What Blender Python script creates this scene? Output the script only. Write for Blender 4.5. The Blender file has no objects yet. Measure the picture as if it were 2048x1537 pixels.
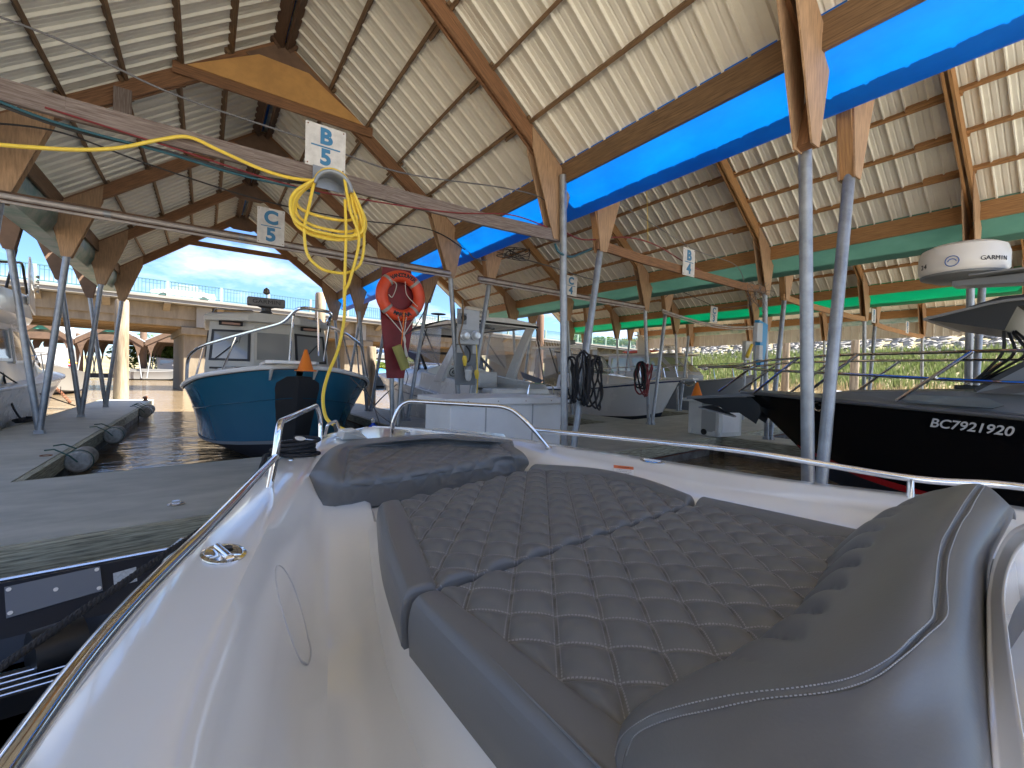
import bpy, math, random
from mathutils import Vector, Matrix, Quaternion
random.seed(7)
S = bpy.context.scene
COL = S.collection
# ------------------------------------------------------------------ camera
F_PX, CX, CY, CAM_Z = 880.0, 1024.0, 768.5, 2.0
_a, _b, _c = math.radians(34.91), math.radians(1.0), math.radians(1.62)
_fwd = Vector((math.sin(_a)*math.cos(_b), math.cos(_a)*math.cos(_b), -math.sin(_b)))
_rt = Vector((math.cos(_a), -math.sin(_a), 0)); _up = _rt.cross(_fwd)
_r = _rt*math.cos(_c)+_up*math.sin(_c); _u = -_rt*math.sin(_c)+_up*math.cos(_c)
RC = Matrix((_r, _u, -_fwd)).transposed()
camd = bpy.data.cameras.new('camera'); cam = bpy.data.objects.new('camera', camd); COL.objects.link(cam)
cam.matrix_world = Matrix.Translation((0, 0, CAM_Z)) @ RC.to_4x4()
camd.sensor_width = 36; camd.lens = F_PX/2048*36; camd.clip_start = .02; camd.clip_end = 3000
S.camera = cam
S.render.resolution_x = 1024; S.render.resolution_y = 768
# ------------------------------------------------------------------ world, sun, exposure
SUN_EL, SUN_ROT = math.radians(56), math.radians(122)      # rotation measured from +Y towards +X
w = bpy.data.worlds.new('World'); S.world = w; w.use_nodes = True
nt = w.node_tree; nt.nodes.clear()
out = nt.nodes.new('ShaderNodeOutputWorld'); bg = nt.nodes.new('ShaderNodeBackground'); bg.inputs[1].default_value = .041
sky = nt.nodes.new('ShaderNodeTexSky'); sky.sky_type = 'NISHITA'; sky.sun_disc = False
sky.sun_elevation = SUN_EL; sky.sun_rotation = SUN_ROT; sky.air_density = 1.0; sky.dust_density = .15; sky.ozone_density = 3.0
tc = nt.nodes.new('ShaderNodeTexCoord'); mp = nt.nodes.new('ShaderNodeMapping'); mp.inputs['Scale'].default_value = (2.2, 2.2, 6.5)
mp.inputs['Location'].default_value = (.6, .35, .2)
ns = nt.nodes.new('ShaderNodeTexNoise'); ns.inputs['Scale'].default_value = 1.5; ns.inputs['Detail'].default_value = 9; ns.inputs['Roughness'].default_value = .6
rp = nt.nodes.new('ShaderNodeValToRGB'); rp.color_ramp.elements[0].position = .46; rp.color_ramp.elements[1].position = .64
rp.color_ramp.elements[1].color = (.8, .8, .8, 1)
mx = nt.nodes.new('ShaderNodeMixRGB'); mx.inputs[2].default_value = (6.5, 7.0, 8.0, 1)
L = nt.links.new
L(tc.outputs['Generated'], mp.inputs[0]); L(mp.outputs[0], ns.inputs['Vector']); L(ns.outputs[0], rp.inputs[0]); L(rp.outputs[0], mx.inputs[0])
tn = nt.nodes.new('ShaderNodeMixRGB'); tn.blend_type = 'MULTIPLY'; tn.inputs[0].default_value = 1; tn.inputs[2].default_value = (.66, .82, 1.08, 1); L(sky.outputs[0], tn.inputs[1]); L(tn.outputs[0], mx.inputs[1]); L(mx.outputs[0], bg.inputs[0]); L(bg.outputs[0], out.inputs[0])
sd = bpy.data.lights.new('sun', 'SUN'); sd.energy = 4.8; sd.angle = math.radians(.5); sd.color = (1, .925, .80)
so = bpy.data.objects.new('sun', sd); COL.objects.link(so)
_sv = Vector((math.sin(SUN_ROT)*math.cos(SUN_EL), math.cos(SUN_ROT)*math.cos(SUN_EL), math.sin(SUN_EL)))
so.rotation_euler = _sv.to_track_quat('Z', 'Y').to_euler()
S.view_settings.view_transform = 'Standard'; S.view_settings.look = 'None'; S.view_settings.gamma = 1
S.view_settings.exposure = 2.65
S.cycles.use_denoising = True
S.cycles.max_bounces = 8; S.cycles.diffuse_bounces = 5; S.cycles.glossy_bounces = 4; S.cycles.transmission_bounces = 6; S.cycles.transparent_max_bounces = 16
S.cycles.caustics_reflective = False; S.cycles.caustics_refractive = False
# ------------------------------------------------------------------ pixel -> point on a plane of the place
def _ray(u, v): return RC @ Vector(((u-CX)/F_PX, -(v-CY)/F_PX, -1))
_C0 = Vector((0, 0, CAM_Z))
def atz(u, v, z): r = _ray(u, v); return _C0+r*((z-CAM_Z)/r.z)
def aty(u, v, y): r = _ray(u, v); return _C0+r*(y/r.y)
def atx(u, v, x): r = _ray(u, v); return _C0+r*(x/r.x)
V = Vector
# ------------------------------------------------------------------ materials
MATS = {}
def mat(name, col, rough=.6, metal=0., var=0., vscale=3., bump=0., bscale=30., spec=.5, coat=0., alpha=1., trans=0., stretch=None, col2=None, uvgrain=False, emit=None, detail=5, lo=.35, hi=.65, bdist=.01, transluc=0.):
    if name in MATS: return MATS[name]
    m = bpy.data.materials.new(name); m.use_nodes = True; MATS[name] = m
    t = m.node_tree; b = t.nodes['Principled BSDF']; ln = t.links.new
    c = (col[0], col[1], col[2], 1)
    b.inputs['Base Color'].default_value = c; b.inputs['Roughness'].default_value = rough; b.inputs['Metallic'].default_value = metal
    b.inputs['Specular IOR Level'].default_value = spec; b.inputs['Coat Weight'].default_value = coat; b.inputs['Coat Roughness'].default_value = .06
    b.inputs['Alpha'].default_value = alpha; b.inputs['Transmission Weight'].default_value = trans
    if emit: b.inputs['Emission Color'].default_value = (*emit[:3], 1); b.inputs['Emission Strength'].default_value = emit[3]
    if var or bump or col2:
        co = t.nodes.new('ShaderNodeTexCoord'); mpn = t.nodes.new('ShaderNodeMapping')
        ln(co.outputs['UV' if uvgrain else 'Object'], mpn.inputs[0])
        if stretch: mpn.inputs['Scale'].default_value = stretch
        elif uvgrain: mpn.inputs['Scale'].default_value = (1.2, 22, 1)
    if var or col2:
        n = t.nodes.new('ShaderNodeTexNoise'); n.inputs['Scale'].default_value = vscale; n.inputs['Detail'].default_value = detail; n.inputs['Roughness'].default_value = .65
        ln(mpn.outputs[0], n.inputs['Vector'])
        r = t.nodes.new('ShaderNodeValToRGB'); r.color_ramp.elements[0].position = lo; r.color_ramp.elements[1].position = hi
        c2 = col2 if col2 else tuple(x*(1-var) for x in col)
        r.color_ramp.elements[0].color = (*c2, 1); r.color_ramp.elements[1].color = c
        ln(n.outputs[0], r.inputs[0])
        n2 = t.nodes.new('ShaderNodeTexNoise'); n2.inputs['Scale'].default_value = vscale*.13+.4; n2.inputs['Detail'].default_value = 3
        ln(co.outputs['Object'], n2.inputs['Vector'])
        mm = t.nodes.new('ShaderNodeMixRGB'); mm.blend_type = 'MULTIPLY'; mm.inputs[0].default_value = .5
        r2 = t.nodes.new('ShaderNodeValToRGB'); r2.color_ramp.elements[0].position = .3; r2.color_ramp.elements[1].position = .7
        g = 1-.6*max(var, .25); r2.color_ramp.elements[0].color = (g, g, g, 1)
        ln(n2.outputs[0], r2.inputs[0]); ln(r.outputs[0], mm.inputs[1]); ln(r2.outputs[0], mm.inputs[2]); ln(mm.outputs[0], b.inputs['Base Color'])
        if rough > .15:
            mr = t.nodes.new('ShaderNodeMapRange'); mr.inputs[3].default_value = max(0, rough-.1); mr.inputs[4].default_value = min(1, rough+.12)
            ln(n.outputs[0], mr.inputs[0]); ln(mr.outputs[0], b.inputs['Roughness'])
    if bump:
        nb = t.nodes.new('ShaderNodeTexNoise'); nb.inputs['Scale'].default_value = bscale; nb.inputs['Detail'].default_value = 4
        ln(mpn.outputs[0], nb.inputs['Vector']); bp = t.nodes.new('ShaderNodeBump'); bp.inputs['Strength'].default_value = bump; bp.inputs['Distance'].default_value = bdist
        ln(nb.outputs[0], bp.inputs['Height']); ln(bp.outputs[0], b.inputs['Normal'])
    if transluc:
        tr = t.nodes.new('ShaderNodeBsdfTranslucent'); ms = t.nodes.new('ShaderNodeMixShader'); ms.inputs[0].default_value = transluc
        if b.inputs['Base Color'].is_linked: ln(b.inputs['Base Color'].links[0].from_socket, tr.inputs[0])
        else: tr.inputs[0].default_value = c
        ln(b.outputs[0], ms.inputs[1]); ln(tr.outputs[0], ms.inputs[2]); ln(ms.outputs[0], t.nodes['Material Output'].inputs[0])
    return m
# ------------------------------------------------------------------ mesh builder
def fr(axis, up=(0, 0, 1)):
    a = V(axis).normalized(); s = a.cross(V(up))
    if s.length < 1e-5: s = a.cross(V((0, 1, 0)))
    if s.length < 1e-5: s = a.cross(V((1, 0, 0)))
    s.normalize(); return a, s, s.cross(a)
class MB:
    def __init__(self, T=None): self.v = []; self.f = []; self.uv = []; self.T = T
    def add(self, vs, fs, uvs=None):
        n = len(self.v); self.v += [(self.T @ V(p)) if self.T else V(p) for p in vs]
        for i, q in enumerate(fs):
            self.f.append([a+n for a in q]); self.uv.append(uvs[i] if uvs else None)
    def beam(self, p0, p1, w, h, up=(0, 0, 1), ext=0.):
        p0, p1 = V(p0), V(p1); a, s, u = fr(p1-p0, up); p0 = p0-a*ext; p1 = p1+a*ext; l = (p1-p0).length
        c = [p+s*(w/2*x)+u*(h/2*y) for p in (p0, p1) for x, y in ((-1, -1), (1, -1), (1, 1), (-1, 1))]
        o = random.random()*7; q = random.random()*7
        fs = [(3, 2, 1, 0), (4, 5, 6, 7), (0, 1, 5, 4), (1, 2, 6, 5), (2, 3, 7, 6), (3, 0, 4, 7)]
        uv = []
        for k, f_ in enumerate(fs):
            if k < 2: uv.append([(o, q), (o+.05, q), (o+.05, q+h), (o, q+h)])
            else:
                ww = w if k in (2, 4) else h; qq = q+k*.37
                uv.append([(o, qq), (o, qq+ww), (o+l, qq+ww), (o+l, qq)])
        self.add(c, fs, uv); return self
    def box(self, lo, hi):
        lo, hi = V(lo), V(hi); d = hi-lo
        if d.x >= d.y and d.x >= d.z: self.beam((lo.x, (lo.y+hi.y)/2, (lo.z+hi.z)/2), (hi.x, (lo.y+hi.y)/2, (lo.z+hi.z)/2), d.y, d.z)
        elif d.y >= d.z: self.beam(((lo.x+hi.x)/2, lo.y, (lo.z+hi.z)/2), ((lo.x+hi.x)/2, hi.y, (lo.z+hi.z)/2), d.x, d.z)
        else: self.beam(((lo.x+hi.x)/2, (lo.y+hi.y)/2, lo.z), ((lo.x+hi.x)/2, (lo.y+hi.y)/2, hi.z), d.x, d.y, up=(0, 1, 0))
        return self
    def tube(self, pts, r, n=8, closed=False, caps=True):
        pts = [V(p) for p in pts]; m = len(pts); rs = r if isinstance(r, (list, tuple)) else [r]*m
        tang = []
        for i in range(m):
            a = pts[(i-1) % m] if (closed or i > 0) else pts[i]; b = pts[(i+1) % m] if (closed or i < m-1) else pts[i]
            t = (b-a); tang.append(t.normalized() if t.length > 1e-9 else V((0, 0, 1)))
        a, s, u = fr(tang[0]); vs = []; prev = tang[0]
        for i in range(m):
            q = prev.rotation_difference(tang[i]); s = (q @ s); s = (s-tang[i]*s.dot(tang[i])).normalized(); prev = tang[i]; u = s.cross(tang[i])
            vs += [pts[i]+(s*math.cos(k*math.tau/n)+u*math.sin(k*math.tau/n))*rs[i] for k in range(n)]
        fs = []
        for i in range(m if closed else m-1):
            j = (i+1) % m
            for k in range(n): fs.append((i*n+k, j*n+k, j*n+(k+1) % n, i*n+(k+1) % n))
        if caps and not closed: fs.append(tuple(range(n))); fs.append(tuple(range((m-1)*n, m*n))[::-1])
        self.add(vs, fs); return self
    def cyl(self, p0, p1, r, n=16, r1=None): return self.tube([p0, p1], [r, r if r1 is None else r1], n)
    def lathe(self, prof, c=(0, 0, 0), axis=(0, 0, 1), n=24, up=(0, 1, 0)):
        a, s, u = fr(axis, up); c = V(c); m = len(prof)
        vs = [c+a*z+(s*math.cos(k*math.tau/n)+u*math.sin(k*math.tau/n))*r for r, z in prof for k in range(n)]
        fs = [(i*n+k, i*n+(k+1) % n, (i+1)*n+(k+1) % n, (i+1)*n+k) for i in range(m-1) for k in range(n)]
        if prof[0][0] > 1e-6: fs.append(tuple(range(n))[::-1])
        if prof[-1][0] > 1e-6: fs.append(tuple(range((m-1)*n, m*n)))
        self.add(vs, fs); return self
    def prism(self, poly, ext):
        poly = [V(p) for p in poly]; e = V(ext); n = len(poly)
        uvp = [(p.x+p.y*.7, p.z+p.y*.3) for p in poly]
        self.add(poly+[p+e for p in poly], [tuple(range(n))[::-1], tuple(range(n, 2*n))]+[(i, (i+1) % n, (i+1) % n+n, i+n) for i in range(n)],
                 [uvp[::-1], uvp]+[[uvp[i], uvp[(i+1) % n], uvp[(i+1) % n], uvp[i]] for i in range(n)]); return self
    def loft(self, rings, closed=False, caps=False):
        n = len(rings[0]); vs = [p for r in rings for p in r]; fs = []
        for i in range(len(rings)-1):
            for k in range(n if closed else n-1): fs.append((i*n+k, i*n+(k+1) % n, (i+1)*n+(k+1) % n, (i+1)*n+k))
        if caps: fs.append(tuple(range(n))[::-1]); fs.append(tuple(range((len(rings)-1)*n, len(rings)*n)))
        self.add(vs, fs); return self
    def torus(self, c, R_, r, axis=(0, 0, 1), n=32, m=10, a0=0, a1=math.tau):
        a, s, u = fr(axis); c = V(c); full = abs(a1-a0-math.tau) < 1e-3
        pts = [c+(s*math.cos(t)+u*math.sin(t))*R_ for t in [a0+(a1-a0)*i/(n if full else n-1) for i in range(n)]]
        return self.tube(pts, r, m, closed=full)
    def build(self, name, m, parent=None, smooth=False, label=None, bevel=0., solid=0., kind=None):
        me = bpy.data.meshes.new(name); inv = WM.get(parent.name).inverted() if parent else None
        vs = [(inv @ p) if inv else p for p in self.v]
        me.from_pydata([tuple(p) for p in vs], [], self.f)
        if any(self.uv):
            ul = me.uv_layers.new(name='UVMap'); k = 0
            for fi, q in enumerate(self.f):
                for j in range(len(q)):
                    if self.uv[fi]: ul.data[k].uv = self.uv[fi][j]
                    k += 1
        if m: me.materials.append(m)
        me.validate()
        if smooth:
            me.polygons.foreach_set('use_smooth', [True]*len(me.polygons))
            if smooth != 'all': me.set_sharp_from_angle(angle=math.radians(38))
        o = bpy.data.objects.new(name, me); COL.objects.link(o)
        if parent: o.parent = parent; WM[o.name] = WM[parent.name].copy()
        else: WM[o.name] = Matrix.Identity(4)
        if solid: md = o.modifiers.new('solid', 'SOLIDIFY'); md.thickness = solid; md.offset = -1
        if bevel: md = o.modifiers.new('bevel', 'BEVEL'); md.width = bevel; md.segments = 2; md.limit_method = 'ANGLE'; md.angle_limit = math.radians(40)
        if label: o['label'] = label
        if kind: o['kind'] = kind
        return o
WM = {}
def thing(name, label, cat, loc=(0, 0, 0), rz=0., group=None, rot=None):
    o = bpy.data.objects.new(name, None); COL.objects.link(o); o.empty_display_size = .2
    M = Matrix.Translation(V(loc)) @ (rot if rot else Matrix.Rotation(rz, 4, 'Z'))
    o.matrix_world = M; WM[o.name] = M
    o['label'] = label; o['category'] = cat
    if group: o['group'] = group
    return o
def tag(o, label, cat, group=None):
    o['label'] = label; o['category'] = cat
    if group: o['group'] = group
    return o
def struct(o): o['kind'] = 'structure'; return o
def dup(root, loc, rz=None, label=None, group=None, scale=None):
    def cp(o, par):
        c = o.copy(); COL.objects.link(c)
        if par: c.parent = par
        for ch in [x for x in o.children]: cp(ch, c)
        return c
    c = cp(root, None); c.location = loc
    if rz is not None: c.rotation_euler = (0, 0, rz)
    if scale: c.scale = scale
    if label: c['label'] = label
    if group: c['group'] = group
    return c
def text(s, M, size, m, name, parent, thick=.002, bold=.0, align='CENTER', xs=1., shear=0.):
    cu = bpy.data.curves.new('t', 'FONT'); cu.body = s; cu.size = size; cu.extrude = thick; cu.offset = bold; cu.align_x = align; cu.align_y = 'CENTER'; cu.shear = shear
    cu.resolution_u = 4
    to = bpy.data.objects.new('t', cu); COL.objects.link(to)
    me = bpy.data.meshes.new_from_object(to); bpy.data.objects.remove(to); bpy.data.curves.remove(cu)
    b = MB(M @ Matrix.Diagonal((xs, 1, 1, 1)))
    b.add([v.co.copy() for v in me.vertices], [tuple(p.vertices) for p in me.polygons]); bpy.data.meshes.remove(me)
    return b.build(name, m, parent)
def frame(o, x, y):     # matrix with origin o, x axis, y axis
    x = V(x).normalized(); y = V(y); y = (y-x*y.dot(x)).normalized(); z = x.cross(y)
    return Matrix(((x.x, y.x, z.x, o[0]), (x.y, y.y, z.y, o[1]), (x.z, y.z, z.z, o[2]), (0, 0, 0, 1)))
def crom(pts, n, closed=False):  # catmull-rom samples
    pts = [V(p) for p in pts]; m = len(pts); o = []
    for i in range(m if closed else m-1):
        if closed: a, b, c, d = pts[(i-1) % m], pts[i], pts[(i+1) % m], pts[(i+2) % m]
        else: a, b, c, d = pts[max(i-1, 0)], pts[i], pts[i+1], pts[min(i+2, m-1)]
        for k in range(n):
            t = k/n; o.append(.5*((2*b)+(c-a)*t+(2*a-5*b+4*c-d)*t*t+(3*b-3*c+d-a)*t**3))
    if not closed: o.append(pts[-1].copy())
    return o
def fillet(pts, r, n=5):        # polyline with rounded corners
    pts = [V(p) for p in pts]; o = [pts[0]]
    for i in range(1, len(pts)-1):
        a, b, c = pts[i-1], pts[i], pts[i+1]; d1 = (a-b); d2 = (c-b); rr = min(r, d1.length*.49, d2.length*.49)
        p = b+d1.normalized()*rr; q = b+d2.normalized()*rr
        for k in range(n+1): t = k/n; o.append(p*(1-t)**2+b*2*t*(1-t)+q*t*t)
    o.append(pts[-1]); return o
def lerp(a, b, t): return a+(b-a)*t
def interp(xs, ys, x):
    if x <= xs[0]: return ys[0]
    for i in range(len(xs)-1):
        if x <= xs[i+1]:
            t = (x-xs[i])/(xs[i+1]-xs[i]); t2 = t
            return ys[i]+(ys[i+1]-ys[i])*t2
    return ys[-1]
def sag(p0, p1, s, n=14): p0, p1 = V(p0), V(p1); return [p0.lerp(p1, i/n)-V((0, 0, s*4*(i/n)*(1-i/n))) for i in range(n+1)]

# common materials
M_wood = mat('brown_timber', (.34, .17, .08), .75, var=.55, vscale=2.5, uvgrain=True, bump=.4, bscale=3)
M_wood2 = mat('orange_timber', (.50, .27, .11), .7, var=.45, vscale=2.5, uvgrain=True, bump=.3, bscale=3)
M_dark = mat('dark_timber', (.17, .095, .055), .75, var=.5, vscale=2.5, uvgrain=True, bump=.4, bscale=3)
M_purl = mat('purlin_timber', (.27, .165, .085), .75, var=.55, vscale=2.5, uvgrain=True, bump=.3, bscale=3)
M_grey = mat('weathered_timber', (.30, .25, .22), .85, var=.5, vscale=3, uvgrain=True, bump=.6, bscale=4, col2=(.13, .09, .075))
M_ply = mat('gusset_plywood', (.52, .33, .19), .75, var=.4, vscale=3, uvgrain=True, stretch=(14, 1.2, 1))
M_plyd = mat('dark_gusset_plywood', (.21, .13, .085), .75, var=.35, vscale=3)
M_plyo = mat('new_orange_plywood', (.62, .34, .11), .6, var=.2, vscale=4)
M_galv = mat('galvanised_pipe', (.42, .44, .46), .42, metal=.6, var=.3, vscale=6, bump=.05, bscale=20)
M_steel = mat('polished_steel', (.82, .82, .83), .09, metal=1.)
M_chrome = mat('brushed_steel', (.7, .71, .73), .25, metal=1.)
M_roofp = mat('cream_roof_steel', (.86, .84, .74), .5, var=.12, vscale=1.2, spec=.3)
M_white = mat('white_gelcoat', (.86, .845, .80), .16, coat=.6)
M_black = mat('black_plastic', (.012, .012, .013), .4)
M_rubber = mat('black_rubber', (.02, .02, .022), .6)
M_glass = mat('dark_glass', (.03, .035, .04), .03, spec=.8)
M_blue_ink = mat('sign_blue', (.045, .20, .38), .5)
M_orange = mat('cone_orange', (.85, .22, .02), .45)
# ================================================================== water, ground, sky-side setting
def water_mat():
    m = bpy.data.materials.new('brown_river_water'); m.use_nodes = True; t = m.node_tree; b = t.nodes['Principled BSDF']; ln = t.links.new
    b.inputs['Base Color'].default_value = (.20, .148, .09, 1); b.inputs['Roughness'].default_value = .07; b.inputs['Specular IOR Level'].default_value = .5
    co = t.nodes.new('ShaderNodeTexCoord'); mp_ = t.nodes.new('ShaderNodeMapping'); mp_.inputs['Scale'].default_value = (1, 1.7, 1); ln(co.outputs['Object'], mp_.inputs[0])
    n1 = t.nodes.new('ShaderNodeTexNoise'); n1.inputs['Scale'].default_value = 2.2; n1.inputs['Detail'].default_value = 4; ln(mp_.outputs[0], n1.inputs['Vector'])
    n2 = t.nodes.new('ShaderNodeTexNoise'); n2.inputs['Scale'].default_value = .35; n2.inputs['Detail'].default_value = 2; ln(mp_.outputs[0], n2.inputs['Vector'])
    ad = t.nodes.new('ShaderNodeMath'); ad.operation = 'MULTIPLY_ADD'; ad.inputs[1].default_value = 2.; ln(n2.outputs[0], ad.inputs[0]); ln(n1.outputs[0], ad.inputs[2])
    bp = t.nodes.new('ShaderNodeBump'); bp.inputs['Strength'].default_value = .55; bp.inputs['Distance'].default_value = .07; ln(ad.outputs[0], bp.inputs['Height']); ln(bp.outputs[0], b.inputs['Normal'])
    return m
b = MB(); b.add([(-900, -60, 0), (900, -60, 0), (900, 1400, 0), (-900, 1400, 0)], [(0, 1, 2, 3)])
struct(b.build('water', water_mat()))
# right-hand shore: mud, grassy dyke; far bank
M_mud = mat('mud', (.19, .16, .12), .8, var=.4, vscale=1.2, bump=.5, bscale=6, bdist=.05)
M_bank = mat('bank_soil', (.13, .13, .06), .9, var=.5, vscale=.6, bump=.5, bscale=4, bdist=.1, col2=(.25, .2, .12))
def strip(name, prof, ys, m, jit=.15):
    b = MB(); R_ = random.Random(3)
    rings = [[V((x+.25*math.sin(y*.23+x), y, z+R_.uniform(-jit, jit)*(.3 if z < .2 else 1))) for x, z in prof] for y in ys]
    b.loft(rings); o = b.build(name, m, smooth='all'); return struct(o)
ys = [-14+2.2*i for i in range(64)]
strip('mud_flat', [(33, -.25), (38, .02), (42, .12), (45, .35), (46.5, .55)], ys, M_mud, .05)
strip('dyke_bank', [(46, .45), (49, 1.2), (53, 2.6), (57, 4.0), (61, 5.4), (64, 6.8), (67, 8.2), (69, 9.0), (74, 9.4), (110, 9.6)], ys, M_bank, .12)
b = MB(); rings = []
for i in range(60):
    x = -70+3.4*i; y0 = 112+.12*x; rings.append([V((x, y0-6, -.3)), V((x, y0, .3)), V((x, y0+5, 1.3)), V((x, y0+12, 3.0+.4*math.sin(x*.1))), V((x, y0+60, 4.4)), V((x, y0+260, 5.))])
b.loft(rings); struct(b.build('far_river_bank', M_bank, smooth='all'))

def foliage(name, m, blobs, n, size, parent=None, seed=1, label=None, flat=.7):
    R_ = random.Random(seed); b = MB()
    for i in range(n):
        c, r = R_.choice(blobs); c = V(c); r = V(r) if isinstance(r, (tuple, list)) else V((r, r, r*flat))
        d = V((R_.gauss(0, 1), R_.gauss(0, 1), R_.gauss(0, 1))).normalized(); q = R_.random()**.35
        p = c+V((d.x*r.x, d.y*r.y, d.z*r.z))*q
        s = size*R_.uniform(.5, 1.4); ax = V((R_.uniform(-1, 1), R_.uniform(-1, 1), R_.uniform(-.6, 1))).normalized(); a, u, w_ = fr(ax)
        b.add([p-u*s, p+w_*s*.45, p+u*s, p-w_*s*.45], [(0, 1, 2, 3)])
    return b.build(name, m, parent, label=label)
M_leaf = mat('leaf_green', (.10, .16, .03), .6, var=.5, vscale=1.3, col2=(.05, .11, .015), transluc=.35)
M_leaf2 = mat('leaf_yellow_green', (.24, .30, .06), .6, var=.4, vscale=1.5, col2=(.12, .18, .03), transluc=.35)
M_bark = mat('bark', (.12, .09, .06), .9, var=.4)
def bush(name, label, x, y, z, w_, h, n=2500, m=None, seed=1, group=None, size=.22):
    t = thing(name, label, 'bush', (x, y, z), group=group); R_ = random.Random(seed); bl = []
    for i in range(9): bl.append(((x+R_.uniform(-w_*.38, w_*.38), y+R_.uniform(-1.2, 1.2), z+h*R_.uniform(.3, .72)), (w_*.22, 1.5, h*R_.uniform(.22, .33))))
    foliage('foliage', m or M_leaf, bl, n, size, t, seed)
    s = MB()
    for i in range(5): p = V((x+(i-2)*w_*.15, y, z-.2)); s.tube([p, p+V((R_.uniform(-.3, .3), 0, h*.35)), p+V((R_.uniform(-.8, .8), 0, h*.7))], [.09, .06, .02], 6)
    s.build('stem', M_bark, t); return t
bp_ = [('broad green bush on the far bank left of the blue boat', -6.2, 101, 13, 6.6), ('bright bush on the far bank right beside the blue cabin', 3.0, 101, 13, 7.0), ('low green bush on the far bank between two sheds', -1.8, 100, 10, 5.6)]
for i, (lb, x, y, w_, h) in enumerate(bp_): bush('bush', lb, x, y, .9, w_, h, 3200, seed=i+5, group='bushes on the far river bank', size=.35)
bush('bush', 'yellow green shrub on the bank behind the lifebuoy posts', 27.5, 84, .6, 8, 3.6, 3000, M_leaf2, 21, 'shrubs on the right bank', .28)
bush('bush', 'larger shrub on the bank beneath the bridge right of the lifebuoy', 33.5, 82, .6, 9, 5.0, 3600, M_leaf2, 22, 'shrubs on the right bank', .28)
bush('bush', 'dark leafy bush at the far end of the rocky dyke', 62, 62, 6.0, 12, 5, 3200, M_leaf, 23, size=.4)
b = MB(); b.loft([[V((x, 66+.3*x, -.2)), V((x, 69+.3*x, .35)), V((x, 74+.3*x, 1.5)), V((x, 130, 2.5))] for x in [16+2*i for i in range(20)]]); struct(b.build('right_river_bank', M_bank, smooth='all'))
b = MB(); b.box((-60, -60, -.5), (60, -6.5, 1.6)); struct(b.build('bounce_slab', mat('bounce_slab_pale', (.72, .71, .68), .8, var=.15, vscale=.5)))  # slab added out of view behind the camera to bounce sunlight into the sheds
# grass on the dyke
def zbank(x): return interp([46, 49, 53, 57, 61, 64, 67, 69, 74], [.45, 1.2, 2.6, 4.0, 5.4, 6.8, 8.2, 9.0, 9.4], x)
def blades(name, lab, m, area, n, h, wid, seed, kind='stuff'):
    R_ = random.Random(seed); b = MB()
    for i in range(n):
        x, y = R_.uniform(*area[0]), R_.uniform(*area[1]); z = zbank(x)-.05; hh = h*R_.uniform(.5, 1.3)
        for k in range(3):
            a = R_.uniform(0, math.tau); d = V((math.cos(a), math.sin(a), 0)); p = V((x, y, z))+d*R_.uniform(0, .15); l = V((R_.uniform(-.3, .3), R_.uniform(-.3, .3), 0))*hh
            s = V((-d.y, d.x, 0))*wid; b.add([p-s, p+s, p+l*.4+V((0, 0, hh*.6))+s*.6, p+l+V((0, 0, hh)), p+l*.4+V((0, 0, hh*.6))-s*.6], [(0, 1, 2, 4), (4, 2, 3)])
    o = b.build(name, m); o['kind'] = kind; tag(o, lab, 'grass'); return o
M_gr = mat('marsh_grass_green', (.19, .22, .085), .7, var=.4, vscale=.8, col2=(.13, .18, .05), transluc=.3)
M_dry = mat('dry_reed', (.48, .38, .22), .8, var=.3, vscale=.8, transluc=.2)
blades('marsh_grass', 'tall green marsh grass covering the slope below the rocks', M_gr, ((50, 62), (-6, 66)), 11000, .85, .05, 11)
blades('dry_reeds', 'straw coloured dead reeds along the foot of the dyke', M_dry, ((46, 51), (-6, 66)), 3500, .8, .035, 12)
blades('weeds', 'bright weeds growing above the rocks on top of the dyke', M_gr, ((67.5, 74), (-6, 80)), 3000, 1.3, .09, 13)
R_ = random.Random(5); b = MB(); M_rock = mat('riprap_rock', (.30, .29, .28), .85, var=.45, vscale=1.5, bump=.4, bscale=5)
for i in range(2600):
    x = R_.uniform(60.5, 68); y = R_.uniform(-8, 75); z = zbank(x); s = R_.uniform(.18, .5)
    pts = []
    for dz, rr in ((-.5, .6), (.05, 1), (.6, .55)):
        for k in range(5):
            a = k*math.tau/5+dz+R_.uniform(-.3, .3); q = s*rr*R_.uniform(.75, 1.2); pts.append(V((x+math.cos(a)*q, y+math.sin(a)*q*1.3, z+dz*s)))
    b.add(pts, [tuple(range(5))[::-1], tuple(range(10, 15))]+[(a*5+k, a*5+(k+1) % 5, a*5+5+(k+1) % 5, a*5+5+k) for a in (0, 1) for k in range(5)])
o = b.build('riprap', M_rock); o['kind'] = 'stuff'; tag(o, 'pale broken rocks piled along the dyke', 'rocks')

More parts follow.
